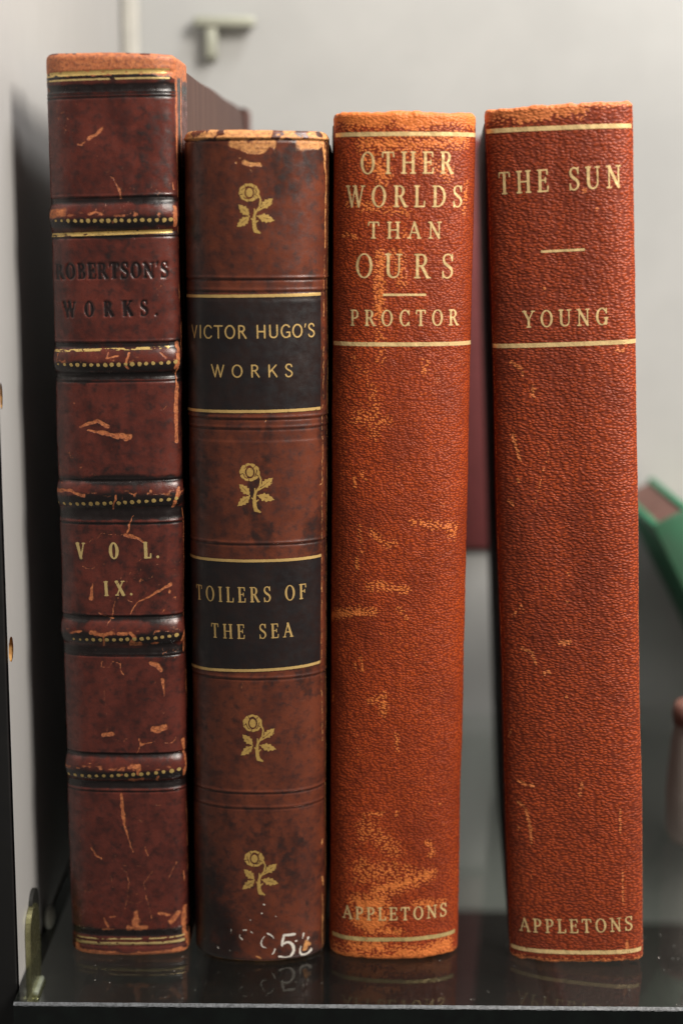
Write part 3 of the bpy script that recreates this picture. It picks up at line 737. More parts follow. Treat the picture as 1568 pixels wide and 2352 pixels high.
def wear2(S, V):
    F = [(zG((560, 230), (700, 250), (850, 230), (960, 230)), 1.2, 1.25), (zG((660, 290), (800, 310), (880, 270)), .9, 1.2), (zG((670, 410), (740, 430), (820, 440)), (.7, .6), 1.3), (zG((590, 410), (595, 420)), .3, 1.1), (zG((620, 370), (640, 372)), .2, 1.0),
         (zG((1220, 240), (1390, 240)), 1.5, 1.35), (zG((1220, 215), (1400, 215)), .8, 1.3), (zG((970, 270), (975, 310)), .16, .9), (zG((1440, 220), (1455, 400), (1470, 600)), (.75, .25), 1.2), (zG((1470, 600), (1465, 900), (1460, 1250)), .26, 1.2),
         (zG((70, 330), (75, 450)), .25, 1.1), (zG((730, 480), (740, 500)), .25, .8), (zG((1180, 295), (1180, 300)), .2, .9),
         (zH((700, 1370), (790, 1365)), .5, 1.25), (zH((870, 1360), (930, 1360)), .5, 1.2), (zH((1225, 1190), (1245, 1110), (1275, 1130)), (.75, .6), 1.35), (zH((700, 1270), (740, 1290)), .4, .95), (zH((1415, 0), (1415, 40)), .4, 1.3), (zH((1420, 400), (1430, 480)), .35, 1.3), (zH((1420, 560), (1425, 900), (1430, 1200)), .26, 1.2),
         ([(734, 1113), (737, 1112)], .3, 1.3), ([(610, 968), (611, 967)], .22, 1.2), ([(748, 320), (744, 700), (740, 1000), (738, 1400), (740, 1700)], .20, .95), ([(557, 1568), (557, 1580)], .18, 1.1),
         ([(690, 1690), (728, 1675)], .07, .62), ([(680, 1610), (725, 1605)], .06, .6), ([(650, 1450), (705, 1440), (730, 1430)], .07, .8), ([(572, 1470), (590, 1520)], .06, .7)]
    W = wear_lines(b2, S, V, F, .3, 13)
    nz = fbm(S * .4, V * .4, 41, 4); se = b2.smax - b2.wrap
    top = sstep(b2.h - 2.6, b2.h - 1.4, V + (nz - .5) * .8) * (1.15 - 1.0 * sstep(.55, .68, fbm(S * .55, V * .5, 46, 4)))
    W = np.maximum(W, top)
    W = np.maximum(W, sstep(.7, .2, V + (nz - .5) * .8) * .6)
    W = np.maximum(W, sstep(.55, .15, np.abs(S - se + .9 + (nz - .5) * .9)) * .95)
    W = np.maximum(W, sstep(.5, .15, np.abs(S + se - .9 + (nz - .5) * .9)) * .5)
    W = W + sstep(.62, .8, fbm(S * .5, V * .35, 59, 4)) * .2
    D = sstep(.45, .72, fbm(S * .16, V * .09, 71, 5)) * .55
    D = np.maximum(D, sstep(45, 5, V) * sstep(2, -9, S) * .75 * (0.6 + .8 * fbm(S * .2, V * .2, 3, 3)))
    for vg in V2g: D = np.maximum(D, .6 * np.exp(-((V - .006 * S - vg + .25) / .25) ** 2))
    return W, np.clip(D, 0, 1)
b2.build('leather_book', 'brown leather book with gilt flowers and two black spine labels, beside the tall banded book', m_b2, wear2)
def label_panel(b, tl, tr, bl, br):
    s, v = b.inv([tl, tr, bl, br]); sL, sR = (s[0] + s[2]) / 2, (s[1] + s[3]) / 2
    top = np.polyfit(s[:2], v[:2], 1); bot = np.polyfit(s[2:], v[2:], 1)
    def sd(X, Y): return np.maximum(np.maximum(Y - np.polyval(top, X), np.polyval(bot, X) - Y), np.maximum(sL - X, X - sR)) + (fbm(X * 2, Y * 2, 7, 3) - .5) * .12
    o = b.inlay('label_panel', sd, sL, sR, v.min() - .3, v.max() + .3, m_label, .3, .06)
    for nm in ('wear', 'dark'):
        at = o.data.attributes.new(nm, 'FLOAT', 'POINT')
        at.data.foreach_set('value', np.full(len(o.data.vertices), .20 if nm == 'wear' else .05, np.float32))
    return o
p1 = label_panel(b2, (430, 676), (737, 674), (432, 938), (735, 937))
p2 = label_panel(b2, (437, 1272), (736, 1274), (440, 1521), (735, 1521))
b2.text('title_lettering', "VICTOR HUGO'S", (442, 776), (721, 773), 31, m_gold_b, .115, .10, False, .11, .015, p1, squeeze=.98, seed=51)
b2.text('title_lettering', "WORKS", (487, 866), (671, 865), 29.5, m_gold_b, .115, .10, False, .11, .02, p1, squeeze=1.05, seed=52)
b2.text('title_lettering', "TOILERS OF", (453, 1376), (701, 1374), 35, m_gold_b, .135, .062, True, .11, .02, p2, squeeze=.74, seed=53)
b2.text('title_lettering', "THE SEA", (487, 1464), (671, 1462), 33.5, m_gold_b, .135, .062, True, .11, .02, p2, squeeze=.76, seed=54)
for L_, R_, par, sd_ in (((429, 678), (737, 675), p1, 61), ((432, 937), (735, 937), p1, 62), ((437, 1272), (736, 1275), p2, 63), ((440, 1522), (735, 1520), p2, 64)):
    b2.rule('gilt_rule', [L_, R_], .62, m_gold_b, .11, .05, .16, sd_, par)

def leafshape(x0, y0, x1, y1, w_):
    """almond leaf from (x0,y0) to tip"""
    def f(X, Y):
        dx, dy = x1 - x0, y1 - y0; l = math.hypot(dx, dy); ux, uy = dx / l, dy / l
        t = ((X - x0) * ux + (Y - y0) * uy) / l; n = -(X - x0) * uy + (Y - y0) * ux
        hw = w_ * np.sin(np.clip(t, 0, 1) ** .8 * math.pi) * (1 + .18 * np.sin(t * 26))
        body = np.where((t > 0) & (t < 1), np.abs(n) - hw, 9.0)
        vein = .05 - np.abs(n) - .3 * np.clip(t - .55, 0, 1)
        return np.maximum(body, np.where(t < .75, vein * .9, -1))
    return f
def flower(b, bbox, seed):
    x0, y0, x1, y1 = bbox; cx = (x0 + x1) / 2
    s, v = b.inv([(x0, (y0 + y1) / 2), (x1, (y0 + y1) / 2), (cx, y0), (cx, y1)])
    sx = (s[1] - s[0]) / 355; sy = (v[2] - v[3]) / 500            # drawn in a 355 x 500 box
    def U(x, y): return ((x - 592) * sx + s[0], v[3] + (1115 - y) * sy)
    def stroke(*pts): return [(*U(p[0], p[1]), p[2] * sx) for p in pts]
    st = [stroke((805, 735, 9), (825, 780, 8), (815, 850, 9), (785, 890, 9)), stroke((935, 815, 3), (785, 893, 8)), stroke((785, 890, 9), (765, 930, 12), (760, 1000, 17), (765, 1050, 19), (775, 1085, 20), (815, 1105, 9)),
          stroke((765, 870, 5), (768, 930, 9)), stroke((800, 985, 5), (778, 1000, 9)), stroke((715, 945, 6), (690, 900, 5)), stroke((715, 945, 6), (690, 965, 5)), stroke((790, 940, 5), (850, 950, 6)), stroke((735, 965, 6), (755, 985, 7))]
    leaves = [leafshape(*U(830, 860), *U(942, 765), 36 * sx), leafshape(*U(712, 930), *U(610, 828), 36 * sx), leafshape(*U(712, 952), *U(592, 1050), 36 * sx), leafshape(*U(800, 942), *U(958, 985), 38 * sx)]
    fc = U(715, 710); ctr = U(718, 710)
    def sd(X, Y):
        D = sdf_strokes(X, Y, st)
        for lf in leaves: D = np.minimum(D, lf(X, Y))
        dx, dy = (X - fc[0]) / sx, (Y - fc[1]) / sy; ang = np.arctan2(dy, dx); rr = np.hypot(dx / 1.03, dy / .93)
        outer = (rr - (94 + 7 * np.abs(np.sin(ang * 5 + seed)) - 3)) * sx
        e = np.hypot((X - ctr[0]) / sx / 38, (Y - ctr[1]) / sy / 50)
        g1 = (7 - np.abs(e - 1.06) * 40) * sx                      # groove round the eye
        g2 = (4 - np.abs(rr - 66 - 5 * np.sin(ang * 5)) ) * sx     # line between petals
        g3 = np.where(rr > 58, (3.2 - np.abs(np.sin(ang * 2.5 + 1)) * rr * .38) * sx, -9)
        fl = np.maximum(outer, np.maximum(g1, np.maximum(np.where(np.sin(ang * 3 + seed) > -.2, g2, -9), g3)))
        return np.minimum(D, fl) + (fbm(X * 5, Y * 5, seed, 3) - .5) * .10
    b.inlay('gilt_flower', sd, s[0] - .3, s[1] + .3, v[3] - .3, v[2] + .3, m_gold_f, .075, .03)
m_gold_f = gilt('flower_gilt', (.78, .50, .15), (.07, .028, .016), .44, 11.3, .45)
flower(b2, (543, 420, 628, 537), 1); flower(b2, (545, 1063, 628, 1178), 2); flower(b2, (553, 1640, 632, 1750), 3); flower(b2, (556, 1953, 637, 2057), 4)
# shelf number brushed in white ink at the foot of the spine
def ink(name, paths, off=.05):
    st = []
    for pts in paths:
        q = zH(*[(p[0], p[1]) for p in pts]); s, v = b2.inv(q)
        if len(pts) > 2:
            P = catmull(list(zip(s, v, [p[2] for p in pts])), 6); st.append([(p[0], p[1], abs(p[2])) for p in P])
        else: st.append([(a_, c_, p[2]) for a_, c_, p in zip(s, v, pts)])
    al = np.array([p for t_ in st for p in t_])
    b2.inlay(name, lambda X, Y: sdf_strokes(X, Y, st) + (fbm(X * 5, Y * 5, 91, 3) - .5) * .22, al[:, 0].min() - .5, al[:, 0].max() + .5, al[:, 1].min() - .5, al[:, 1].max() + .5, m_chalk, .07, off)
ink('shelf_number', [[(1000, 1040, .28), (1115, 1028, .32)], [(1002, 1040, .26), (990, 1090, .30), (980, 1150, .26)], [(985, 1140, .20), (1040, 1115, .26), (1090, 1140, .36), (1110, 1200, .34), (1080, 1260, .26), (1030, 1280, .16), (950, 1270, .22)]])
ink('shelf_number', [[(1215, 1020, .22), (1205, 1070, .10)], [(1265, 1065, .26), (1255, 1090, .10)], [(1185, 1160, .10), (1175, 1210, .20), (1195, 1250, .26), (1250, 1240, .26), (1290, 1200, .3), (1300, 1180, .15)], [(1130, 1100, .22), (1145, 1100, .10)]])
ink('shelf_number', [[(825, 1020, .20), (870, 1045, .16), (890, 1075, .08)], [(790, 1050, .06), (755, 1110, .12), (765, 1160, .16), (810, 1178, .08)], [(905, 1185, .10), (895, 1220, .16), (875, 1245, .10)]])
ink('shelf_number', [[(520, 1030, .07), (520, 1060, .10), (545, 1085, .18)], [(560, 985, .12), (590, 982, .14)], [(425, 970, .06), (428, 1010, .06)], [(285, 1170, .14), (290, 1180, .12)], [(640, 1000, .06), (660, 1015, .06)]])
ink('white_spot', [[(780, 702, .16), (790, 706, .14)], [(758, 800, .14), (763, 800, .13)], [(912, 835, .1), (916, 833, .08)], [(635, 875, .1), (640, 876, .08)], [(415, 1205, .1), (418, 1206, .08)], [(1240, 1300, .05), (1300, 1270, .16), (1390, 1220, .12), (1410, 1180, .05)]])
boards(b2, 112, m_board2, m_cream, None, .7, 1.6, 2.2, (0, .5))

# ------------------------------------------------------------------ BOOK 3: russet grained leather
b3 = Book(13.79, 1.2, .012, -.0035, 29.54, 188.2, 6.2, 2.3, wrap=9.0, skew=-.006, r=1.0)
b3.disp = lambda s, v: (fbm(s * .09, v * .03, 24, 3) - .5) * .7 + (fbm(s * .9, v * .9, 28, 3) - .5) * .16 + sstep(b3.h - 2.2, b3.h, v) * (fbm(s * .7, v * .3, 27, 4) - .5) * .6 - sstep(1.6, 0, v) * (fbm(s * .5, v * .3, 29, 4) - .3) * .5
zI, zJ, zK, zL = zp(780, 200, 1.6915), zp(780, 850, 1.6915), zp(780, 1500, 1.6915), zp(780, 2060, 1.6915)
def wear3(S, V):
    F = [(zI((230, 270), (470, 270), (640, 250)), 1.6, 1.0), (zI((290, 740), (285, 1000)), (1.2, 1.0), 1.1), (zI((250, 330), (300, 400)), 1.5, .9), (zI((330, 740), (370, 740), (380, 860)), 1.2, .75), (zI((650, 430), (640, 560)), .5, .75), (zI((420, 310), (560, 390)), 1.5, .62), (zI((150, 520), (400, 560)), 1.0, .58), (zI((130, 655), (180, 660)), .5, .8), (zI((390, 640), (395, 660)), .8, .65),
         (zI((285, 1000), (290, 1180)), 1.3, .56), (zJ((175, 70), (178, 75)), .3, .9), (zJ((220, 120), (270, 250), (270, 400)), 1.3, .40), (zJ((480, 90), (475, 130)), .6, .66), (zJ((200, 330), (320, 350)), 1.6, .50), (zJ((210, 560), (225, 590)), .4, .85), (zJ((180, 590), (182, 625)), .4, .95),
         (zJ((430, 770), (600, 790), (590, 820)), 1.0, .72), (zJ((250, 810), (300, 860), (340, 860)), .9, .72), (zJ((200, 790), (210, 900)), .6, .6), (zJ((250, 1040), (300, 1040), (400, 1060)), 1.0, .85), (zJ((80, 1165), (160, 1150), (260, 1150)), .9, .95), (zJ((190, 920), (190, 970)), .3, .7),
         (zK((85, 70), (150, 60), (250, 50)), (.8, .5), 1.05), (zK((370, 40), (400, 75)), .6, .8), (zK((205, 240), (212, 295)), .32, 1.05), (zK((180, 270), (185, 300)), .25, .85), (zK((250, 430), (300, 400), (300, 480)), .8, .85), (zK((88, 390), (90, 435)), .3, 1.1), (zK((355, 570), (360, 630)), .5, .75), (zK((440, 235), (442, 236)), .2, .9), (zK((290, 145), (292, 147)), .2, .9),
         (zK((220, 905), (300, 905)), .45, .85), (zK((360, 890), (358, 915)), .3, .95), (zK((490, 1030), (510, 1060), (500, 1080)), .6, 1.0), (zK((230, 960), (340, 1060)), 2.4, .62), (zK((230, 1150), (340, 1150)), 2.4, .68), (zK((390, 1170), (490, 1165)), 1.1, .85), (zK((540, 860), (545, 880)), .3, .7),
         (zL((210, 160), (210, 240)), .8, .66), (zL((280, 280), (400, 250), (490, 215)), 1.6, 1.08), (zL((400, 190), (430, 210)), 1.2, .72), (zL((200, 330), (240, 350), (290, 330)), 1.7, 1.2), (zL((200, 400), (250, 440), (290, 400)), 1.7, 1.2), (zL((500, 80), (505, 130)), .6, .9), (zL((430, 340), (550, 330)), .9, .85), (zL((310, 450), (370, 460)), .8, .9),
         (zL((170, 510), (290, 520)), 1.6, 1.2), (zL((370, 540), (480, 545), (570, 510)), 1.6, 1.2), (zL((90, 500), (140, 530)), .8, .8)]
    W = wear_lines(b3, S, V, F, .35, 23, .9, .90)
    nz = fbm(S * .4, V * .4, 33, 4); se = b3.smax - b3.wrap
    W = np.maximum(W, sstep(b3.h - 5.0, b3.h - 1.2, V + (nz - .5) * 3.0) * 1.15)
    W = np.maximum(W, sstep(2.2, .6, V + (nz - .5) * 2) * .95)
    W = W + sstep(.5, .72, fbm(S * .2, V * .08, 37, 4)) * .16 + .04
    D = sstep(.42, .72, fbm(S * .12, V * .05, 36, 4)) * .45
    D = np.maximum(D, wear_lines(b3, S, V, [(zJ((470, 525), (490, 525)), .35, 1.2)], .2, 5))
    return W, np.clip(D, 0, 1)
b3.build('leather_book', 'orange-brown grained leather book lettered OTHER WORLDS THAN OURS, third from the left', m_b3, wear3)
b3.text('title_lettering', 'OTHER', (829, 400), (1037, 399), 51, m_gold, .13, .062, squeeze=.78, seed=71)
b3.text('title_lettering', 'WORLDS', (797, 476), (1058, 476), 50, m_gold, .13, .062, squeeze=.80, seed=72)
b3.text('title_lettering', 'THAN', (846, 548), (1011, 548), 39, m_gold, .14, .07, squeeze=.92, seed=73)
b3.text('title_lettering', 'OURS', (818, 638), (1038, 639), 56, m_gold, .12, .058, squeeze=.84, seed=74)
b3.text('author_lettering', 'PROCTOR', (806, 748), (1050, 747), 37, m_gold, .14, .075, squeeze=.84, seed=75)
b3.text('publisher_lettering', 'APPLETONS', (789, 2107), (1024, 2103), 30, m_gold, .14, .08, squeeze=.86, seed=76, wob=.03)
b3.rule('gilt_rule', [(770, 308), (930, 313), (1090, 308)], .85, m_gold, loss=.12, seed=77)
b3.rule('gilt_rule', [(766, 786), (920, 793), (1079, 784)], .85, m_gold, loss=.10, seed=78)
b3.rule('gilt_rule', [(764, 2141), (910, 2159), (1044, 2137)], .95, m_gold_dull, loss=.22, seed=79)
b3.rule('gilt_dash', [(879, 677), (978, 677)], .48, m_gold, seed=80)
boards(b3, 112, m_board3, m_cream, None, 1.2, 1.6, 2.2, (.45, 1.1))

# ------------------------------------------------------------------ BOOK 4: red-brown grained leather, leaning
b4 = Book(55.53, -3.2, -.1519, -.057, 30.23, 189.3, 4.4, 2.6, wrap=9.0, skew=-.085, r=.8)
b4.disp = lambda s, v: (fbm(s * .09, v * .03, 44, 3) - .5) * .7 + (fbm(s * .8, v * .8, 48, 3) - .5) * .16 + sstep(b4.h - 1.6, b4.h, v) * (fbm(s * .8, v * .3, 47, 4) - .5) * .7 - sstep(1.4, 0, v) * (fbm(s * .7, v * .3, 49, 4) - .25) * .9
def wear4(S, V):
    F = [(zJ((845, 400), (860, 450), (880, 510)), (.45, .25), 1.25), (zJ((1003, 450), (975, 560), (940, 690)), .14, .95), (zJ((865, 590), (870, 595)), .35, 1.0), (zJ((840, 95), (880, 120), (890, 150)), .35, .95), (zJ((930, 200), (935, 235)), .6, .95), (zJ((830, 680), (855, 700)), .3, 1.0), (zJ((1290, 40), (1310, 45)), .5, .9), (zJ((1080, 990), (1085, 995)), .25, 1.0), (zJ((1075, 1110), (1078, 1112)), .3, 1.1), (zJ((890, 1130), (892, 1150)), .22, .9), (zJ((985, 1045), (987, 1047)), .2, .9),
         (zK((885, 205), (930, 225), (945, 265)), .35, 1.05), (zK((980, 310), (1000, 300)), .6, .9), (zK((1050, 180), (1080, 180)), .55, 1.05), (zK((865, 480), (870, 482)), .25, .95), (zK((825, 590), (840, 540)), .3, .65), (zK((875, 765), (900, 780), (940, 785)), .28, 1.15), (zK((865, 850), (900, 880), (915, 930), (925, 1010)), .26, 1.2), (zK((1140, 780), (1130, 830)), (.45, .3), .9), (zK((1300, 890), (1300, 970)), .25, .9), (zK((850, 65), (890, 20)), .3, .8), (zK((1075, 410), (1080, 412)), .35, .85), (zK((1150, 550), (1152, 552)), .2, .85), (zK((1345, 520), (1347, 525)), .25, .9), (zK((870, 960), (872, 970)), .25, .85), (zK((995, 995), (997, 997)), .2, .85),
         (zL((925, 20), (925, 90)), .26, 1.0), (zL((870, 10), (872, 20)), .25, .9), (zL((1310, 200), (1315, 340)), .22, 1.0), (zL((930, 200), (930, 230)), .14, .8), (zL((1300, 0), (1300, 40)), .2, .95), (zL((1330, 500), (1335, 540)), .4, 1.1), (zI((1150, 465), (1150, 475)), .45, 1.05), (zI((1205, 540), (1210, 545)), .35, .85), (zI((985, 880), (990, 890)), .4, .8),
         (zI((770, 130), (900, 140), (1140, 125)), 1.2, 1.1), (zL((840, 540), (900, 565), (1150, 590), (1385, 560)), .7, 1.1)]
    W = wear_lines(b4, S, V, F, .3, 43, .85, 1.08)
    nz = fbm(S * .4, V * .4, 53, 4); se = b4.smax - b4.wrap
    W = np.maximum(W, sstep(b4.h - 4.2, b4.h - 1.0, V + (nz - .5) * 3.4) * sstep(9, 1, S) * 1.05)
    W = np.maximum(W, sstep(b4.h - 1.6, b4.h - .4, V + (nz - .5) * .8) * .95)
    W = np.maximum(W, sstep(1.5, .5, V + (nz - .5) * .9) * 1.1)
    W = np.maximum(W, sstep(.5, .1, np.abs(S + se - 1.0 + (nz - .5) * 1.2)) * .70)
    W = np.maximum(W, sstep(1.6, .3, np.abs(S - se + .2)) * .42)
    W = W + sstep(.52, .75, fbm(S * .2, V * .1, 57, 4)) * .16 + .02
    D = sstep(.35, .68, fbm(S * .10, V * .035, 56, 4)) * .55 * sstep(13, 5, S)
    return W, np.clip(D, 0, 1)
b4.build('leather_book', 'red-brown grained leather book lettered THE SUN, leaning left, rightmost of the four', m_b4, wear4)
b4.text('title_lettering', 'THE SUN', (1146, 447), (1423, 431), 52, m_gold, .13, .065, squeeze=.76, seed=81)
b4.text('author_lettering', 'YOUNG', (1202, 753), (1392, 746), 39, m_gold, .14, .075, squeeze=.86, seed=82)
b4.text('publisher_lettering', 'APPLETONS', (1195, 2137), (1451, 2136), 32, m_gold, .14, .08, squeeze=.86, seed=83, wob=.03)
b4.rule('gilt_rule', [(1116, 301), (1282, 296), (1449, 288)], .90, m_gold, loss=.12, seed=84)
b4.rule('gilt_rule', [(1129, 792), (1290, 793), (1457, 780)], .90, m_gold, loss=.10, seed=85)
b4.rule('gilt_rule', [(1173, 2168), (1320, 2191), (1472, 2176)], .95, m_gold, loss=.16, seed=86)
b4.rule('gilt_dash', [(1241, 578), (1342, 573)], .5, m_gold, seed=87)
boards(b4, 130, m_board3, m_cream, None, .6, 1.4, 2.2, (.3, 0))

# ------------------------------------------------------------------ the glass shelf and the white cabinet
SHX0, SHX1, SHY0, SHY1, SHT = -69.0, 190.0, -25.5, 171.9, 7.0
def glass_mat():
    k = NT('clear_glass')
    fc = k.n('ShaderNodeLayerWeight', Blend=.5).outputs['Facing']
    fr = k.math('ADD', k.math('MULTIPLY', k.math('POWER', fc, 5.0), .957), .043)     # Schlick, the same from both sides of the sheet
    tr = k.n('ShaderNodeBsdfTransparent', Color=(.93, .955, .94, 1)).outputs[0]
    gl = k.n('ShaderNodeBsdfGlossy', Roughness=.02, Color=(1, 1, 1, 1)).outputs[0]
    ms = k.n('ShaderNodeMixShader', i0=fr, i1=tr, i2=gl).outputs[0]
    n = k.noise(k.obj(), 900, 2, .5); n2 = k.noise(k.mapping(k.obj(), loc=(.3, .1, 0)), 240, 2, .5)
    dust = k.math('MULTIPLY', k.ramp(n, .735, .775), k.ramp(n2, .42, .6))
    df = k.n('ShaderNodeBsdfDiffuse', Color=(.75, .72, .68, 1)).outputs[0]
    film = k.n('ShaderNodeMixShader', i0=k.math('MAXIMUM', k.math('MULTIPLY', dust, .8), .004), i1=ms, i2=df).outputs[0]
    k.t.links.new(film, k.out.inputs[0]); return k.m
m_glass = glass_mat()
m_gedge = plain('dark_glass_edge', (.004, .007, .006), (.002, .003, .003), 200, .15, 0)
m_bevel = plain('ground_glass_bevel', (.15, .16, .175), (.05, .055, .06), 1800, .5, .1)
shelf = empty('glass_shelf', (0, 0, 0)); tag(shelf, 'clear glass shelf with a dark front edge carrying the four books', 'shelf')
# top and bottom sheets, dark polished edges, ground bevel along the front
bv = .6
def sheet(z): return [(SHX0, SHY0 + bv, z), (SHX1, SHY0 + bv, z), (SHX1, SHY1, z), (SHX0, SHY1, z)]
link('glass_pane', mesh_np('glass_pane', sheet(0) + sheet(-SHT), [(0, 1, 2, 3), (7, 6, 5, 4)], False), m_glass, shelf)
Vb = [(SHX0, SHY0 + bv, 0), (SHX1, SHY0 + bv, 0), (SHX1, SHY0, -bv), (SHX0, SHY0, -bv)]
nb = 400; xs = np.linspace(SHX0, SHX1, nb); jt = (fbm(xs * 1.3, xs * 0 + 3.0, 5, 4) - .5)
Vb = np.concatenate([np.stack([xs, SHY0 + bv + jt * .25, np.zeros(nb)], -1), np.stack([xs, SHY0 + jt * .05, -bv + jt[::-1] * .3], -1)])
Fb = np.array([(i, nb + i, nb + i + 1, i + 1) for i in range(nb - 1)])
link('ground_bevel', mesh_np('ground_bevel', Vb, Fb, False), m_bevel, shelf)
Ve = [(SHX0, SHY0 + .05, -bv + .1), (SHX1, SHY0 + .05, -bv + .1), (SHX1, SHY0 + .05, -SHT), (SHX0, SHY0 + .05, -SHT), (SHX0, SHY1, -SHT), (SHX0, SHY1, -.02), (SHX0, SHY0 + bv, -.02), (SHX1, SHY1, -SHT), (SHX1, SHY1, -.02), (SHX1, SHY0 + bv, -.02)]
link('polished_edge', mesh_np('polished_edge', Ve, [(0, 3, 2, 1), (3, 0, 6, 5, 4), (2, 7, 8, 9, 1)], False), m_gedge, shelf)

m_white = plain('white_melamine', (.455, .46, .455), (.36, .365, .362), 9, .45, .02)
m_black = plain('black_edge_band', (.006, .006, .006), (.004, .004, .004), 200, .5, .03)
m_wood = plain('raw_chipboard', (.55, .30, .09), (.28, .13, .04), 900, .8, .2)
cab = empty('display_cabinet', (0, 0, -240)); tag(cab, 'white display cabinet with a drilled side wall and black front edge around the books', 'cabinet')
PX, PT = -69.6, 18.0; PY0, PY1, PZ0, PZ1 = -16.5, 174.0, -240.0, 330.0
holes = [(-14.7, 130.0), (-13.4, 75.5)]
# side wall sheet with two drilled holes
def side_panel():
    bm = bmesh.new(); o = Vector((0, 0, 240))
    nseg = 28; rad = 2.7
    ys = [PY0, -8.0, PY1]
    def Vt(y, z): return bm.verts.new((Vector((PX, y, z)) + o) * MM)
    zc = [PZ0, 75.5 - 9, 75.5 + 9, 130 - 9, 130 + 9, PZ1]
    cells = {}
    grid = [[Vt(y, z) for y in ys] for z in zc]
    for j in range(len(zc) - 1):
        for i in range(2):
            q = [grid[j][i], grid[j][i + 1], grid[j + 1][i + 1], grid[j + 1][i]]
            hole = None
            if i == 0 and j == 1: hole = holes[1]
            if i == 0 and j == 3: hole = holes[0]
            if hole is None: bm.faces.new(q); continue
            rng = random.Random(int(hole[1])); loop = []; inner = []
            r_ = rad if hole[0] - PY0 > rad + .3 else hole[0] - PY0 - .3
            r_ = min(2.7, hole[0] - PY0 - .25) if hole[0] - PY0 < 3 else 2.7
            for k in range(nseg):
                a = 2 * math.pi * k / nseg; rr = 1 + rng.uniform(-.05, .05)
                loop.append(Vt(hole[0] + r_ * .85 * rr * math.cos(a), hole[1] + 2.75 * rr * math.sin(a)))
            # stitch ring to the square: corners by angle
            order = [q[2], q[3], q[0], q[1]]
            for c_ in range(4):
                k0 = int(nseg * (c_ * 90 + 45) / 360); k1 = int(nseg * ((c_ + 1) * 90 + 45) / 360)
                seq = [loop[k % nseg] for k in range(k0, k1 + 1)]
                bm.faces.new([order[c_]] + seq[::1] + [order[(c_ + 1) % 4]]) if True else None
    bm.normal_update(); bmesh.ops.recalc_face_normals(bm, faces=bm.faces[:])
    me = bpy.data.meshes.new('side_panel'); bm.to_mesh(me); bm.free(); return me
m_side_dimmed = plain('dimmed_white_melamine', (.38, .375, .37), (.33, .325, .32), 9, .45, .02)  # same white as the back panel, its colour darkened to imitate weaker light
sp = link('side_panel', side_panel(), m_side_dimmed, cab)
for hy, hz in holes:
    n = 28; V = []; rng = random.Random(7)
    r_ = min(2.7, hy - PY0 - .25)
    for d_, k_ in ((-.04, 1.12), (-3, 1.1), (-11, 1.1)):
        for i in range(n):
            a = 2 * math.pi * i / n; rr = k_
            V.append((PX + d_, hy + r_ * .85 * rr * math.cos(a), hz + 240 + 2.75 * rr * math.sin(a)))
    F = [(r * n + i, r * n + (i + 1) % n, (r + 1) * n + (i + 1) % n, (r + 1) * n + i) for r in range(2) for i in range(n)] + [tuple(range(2 * n, 3 * n))]
    link('pin_hole', mesh_np('pin_hole', V, F), m_wood, sp)
def cbox(name, lo, hi, mat, bev=0): return link(name, box_mesh(name, (lo[0], lo[1], lo[2] + 240), (hi[0], hi[1], hi[2] + 240), bev), mat, cab)
cbox('edge_band', (PX - PT, PY0 - 1.2, PZ0), (PX - .3, PY0 - .02, PZ1), m_black, .25)
cbox('outer_side', (PX - PT, PY0, PZ0), (PX - PT + 1, PY1 + 6, PZ1), m_white)
cbox('back_panel', (PX - PT, 172, PZ0), (230, 178, PZ1), m_white)
cbox('floor_panel', (PX, -16, PZ0 + .5), (230, 171.5, PZ0 + 18), m_white)
m_corner_shade = plain('grey_corner_shade', (.42, .41, .37), (.36, .35, .32), 120, .5, .03)
cbox('corner_shade_strip', (PX + .3, 168.0, PZ0 + 18.5), (PX + 5.5, 171.8, PZ1), m_corner_shade, .8)  # grey strip added to stand in for the shadowed gap in the corner

# T-shaped metal hook on the back wall
m_olive = plain('aged_nickel', (.36, .37, .31), (.31, .32, .26), 500, .5, .05, metal=.2)
hk = empty('wall_hook', (-37, 171.9, 223)); tag(hk, 'small T-shaped metal hook on the white back wall above the tallest book', 'hook')
link('cross_bar', box_mesh('cross_bar', (-9.5, -5, 3.0), (9.5, -1, 6.2), .6), m_olive, hk)
link('stem', box_mesh('stem', (-6, -4.4, -6.5), (-2.4, -.4, 3.1), .6), m_olive, hk)
link('wall_plate', box_mesh('wall_plate', (-5.4, -.9, -7.4), (-3.0, -.1, 5), .2), m_olive, hk)

# nickel clip that carries the shelf on the side wall
m_nick = plain('yellowed_nickel', (.42, .40, .22), (.28, .27, .14), 400, .25, .03, metal=.9)
m_bk = plain('black_rubber', (.008, .008, .007), (.012, .012, .01), 300, .5, .05)
m_pad = plain('clear_plastic_pad', (.38, .38, .33), (.30, .30, .26), 300, .3, .03)
cl = empty('shelf_clip', (PX, -2, 0)); tag(cl, 'yellowed metal clip on the white side wall at the left end of the glass shelf', 'clip')
def arch(name, y0, y1, z0, z1, x0, x1, mat, hollow=None):
    """upright strap with a round top, thin in x"""
    n = 16; c = (y0 + y1) / 2; r = (y1 - y0) / 2
    out = [(y0, z0)] + [(c - r * math.cos(math.pi * k / n), z1 - r + r * math.sin(math.pi * k / n)) for k in range(n + 1)] + [(y1, z0)]
    m = len(out); V = [(x0, *p) for p in out] + [(x1, *p) for p in out]
    F = [tuple(range(m)), tuple(range(2 * m - 1, m - 1, -1))] + [(i, m + i, m + (i + 1) % m, (i + 1) % m) for i in range(m)]
    me = mesh_np(name, V, F, False)
    o = link(name, me, mat, cl); return o
arch('metal_strap', -7.5, 3.0, -9.0, 12.5, .12, 1.3, m_nick)
arch('black_backing', -3.0, 4.5, -8.0, 15.0, .04, .9, m_bk)
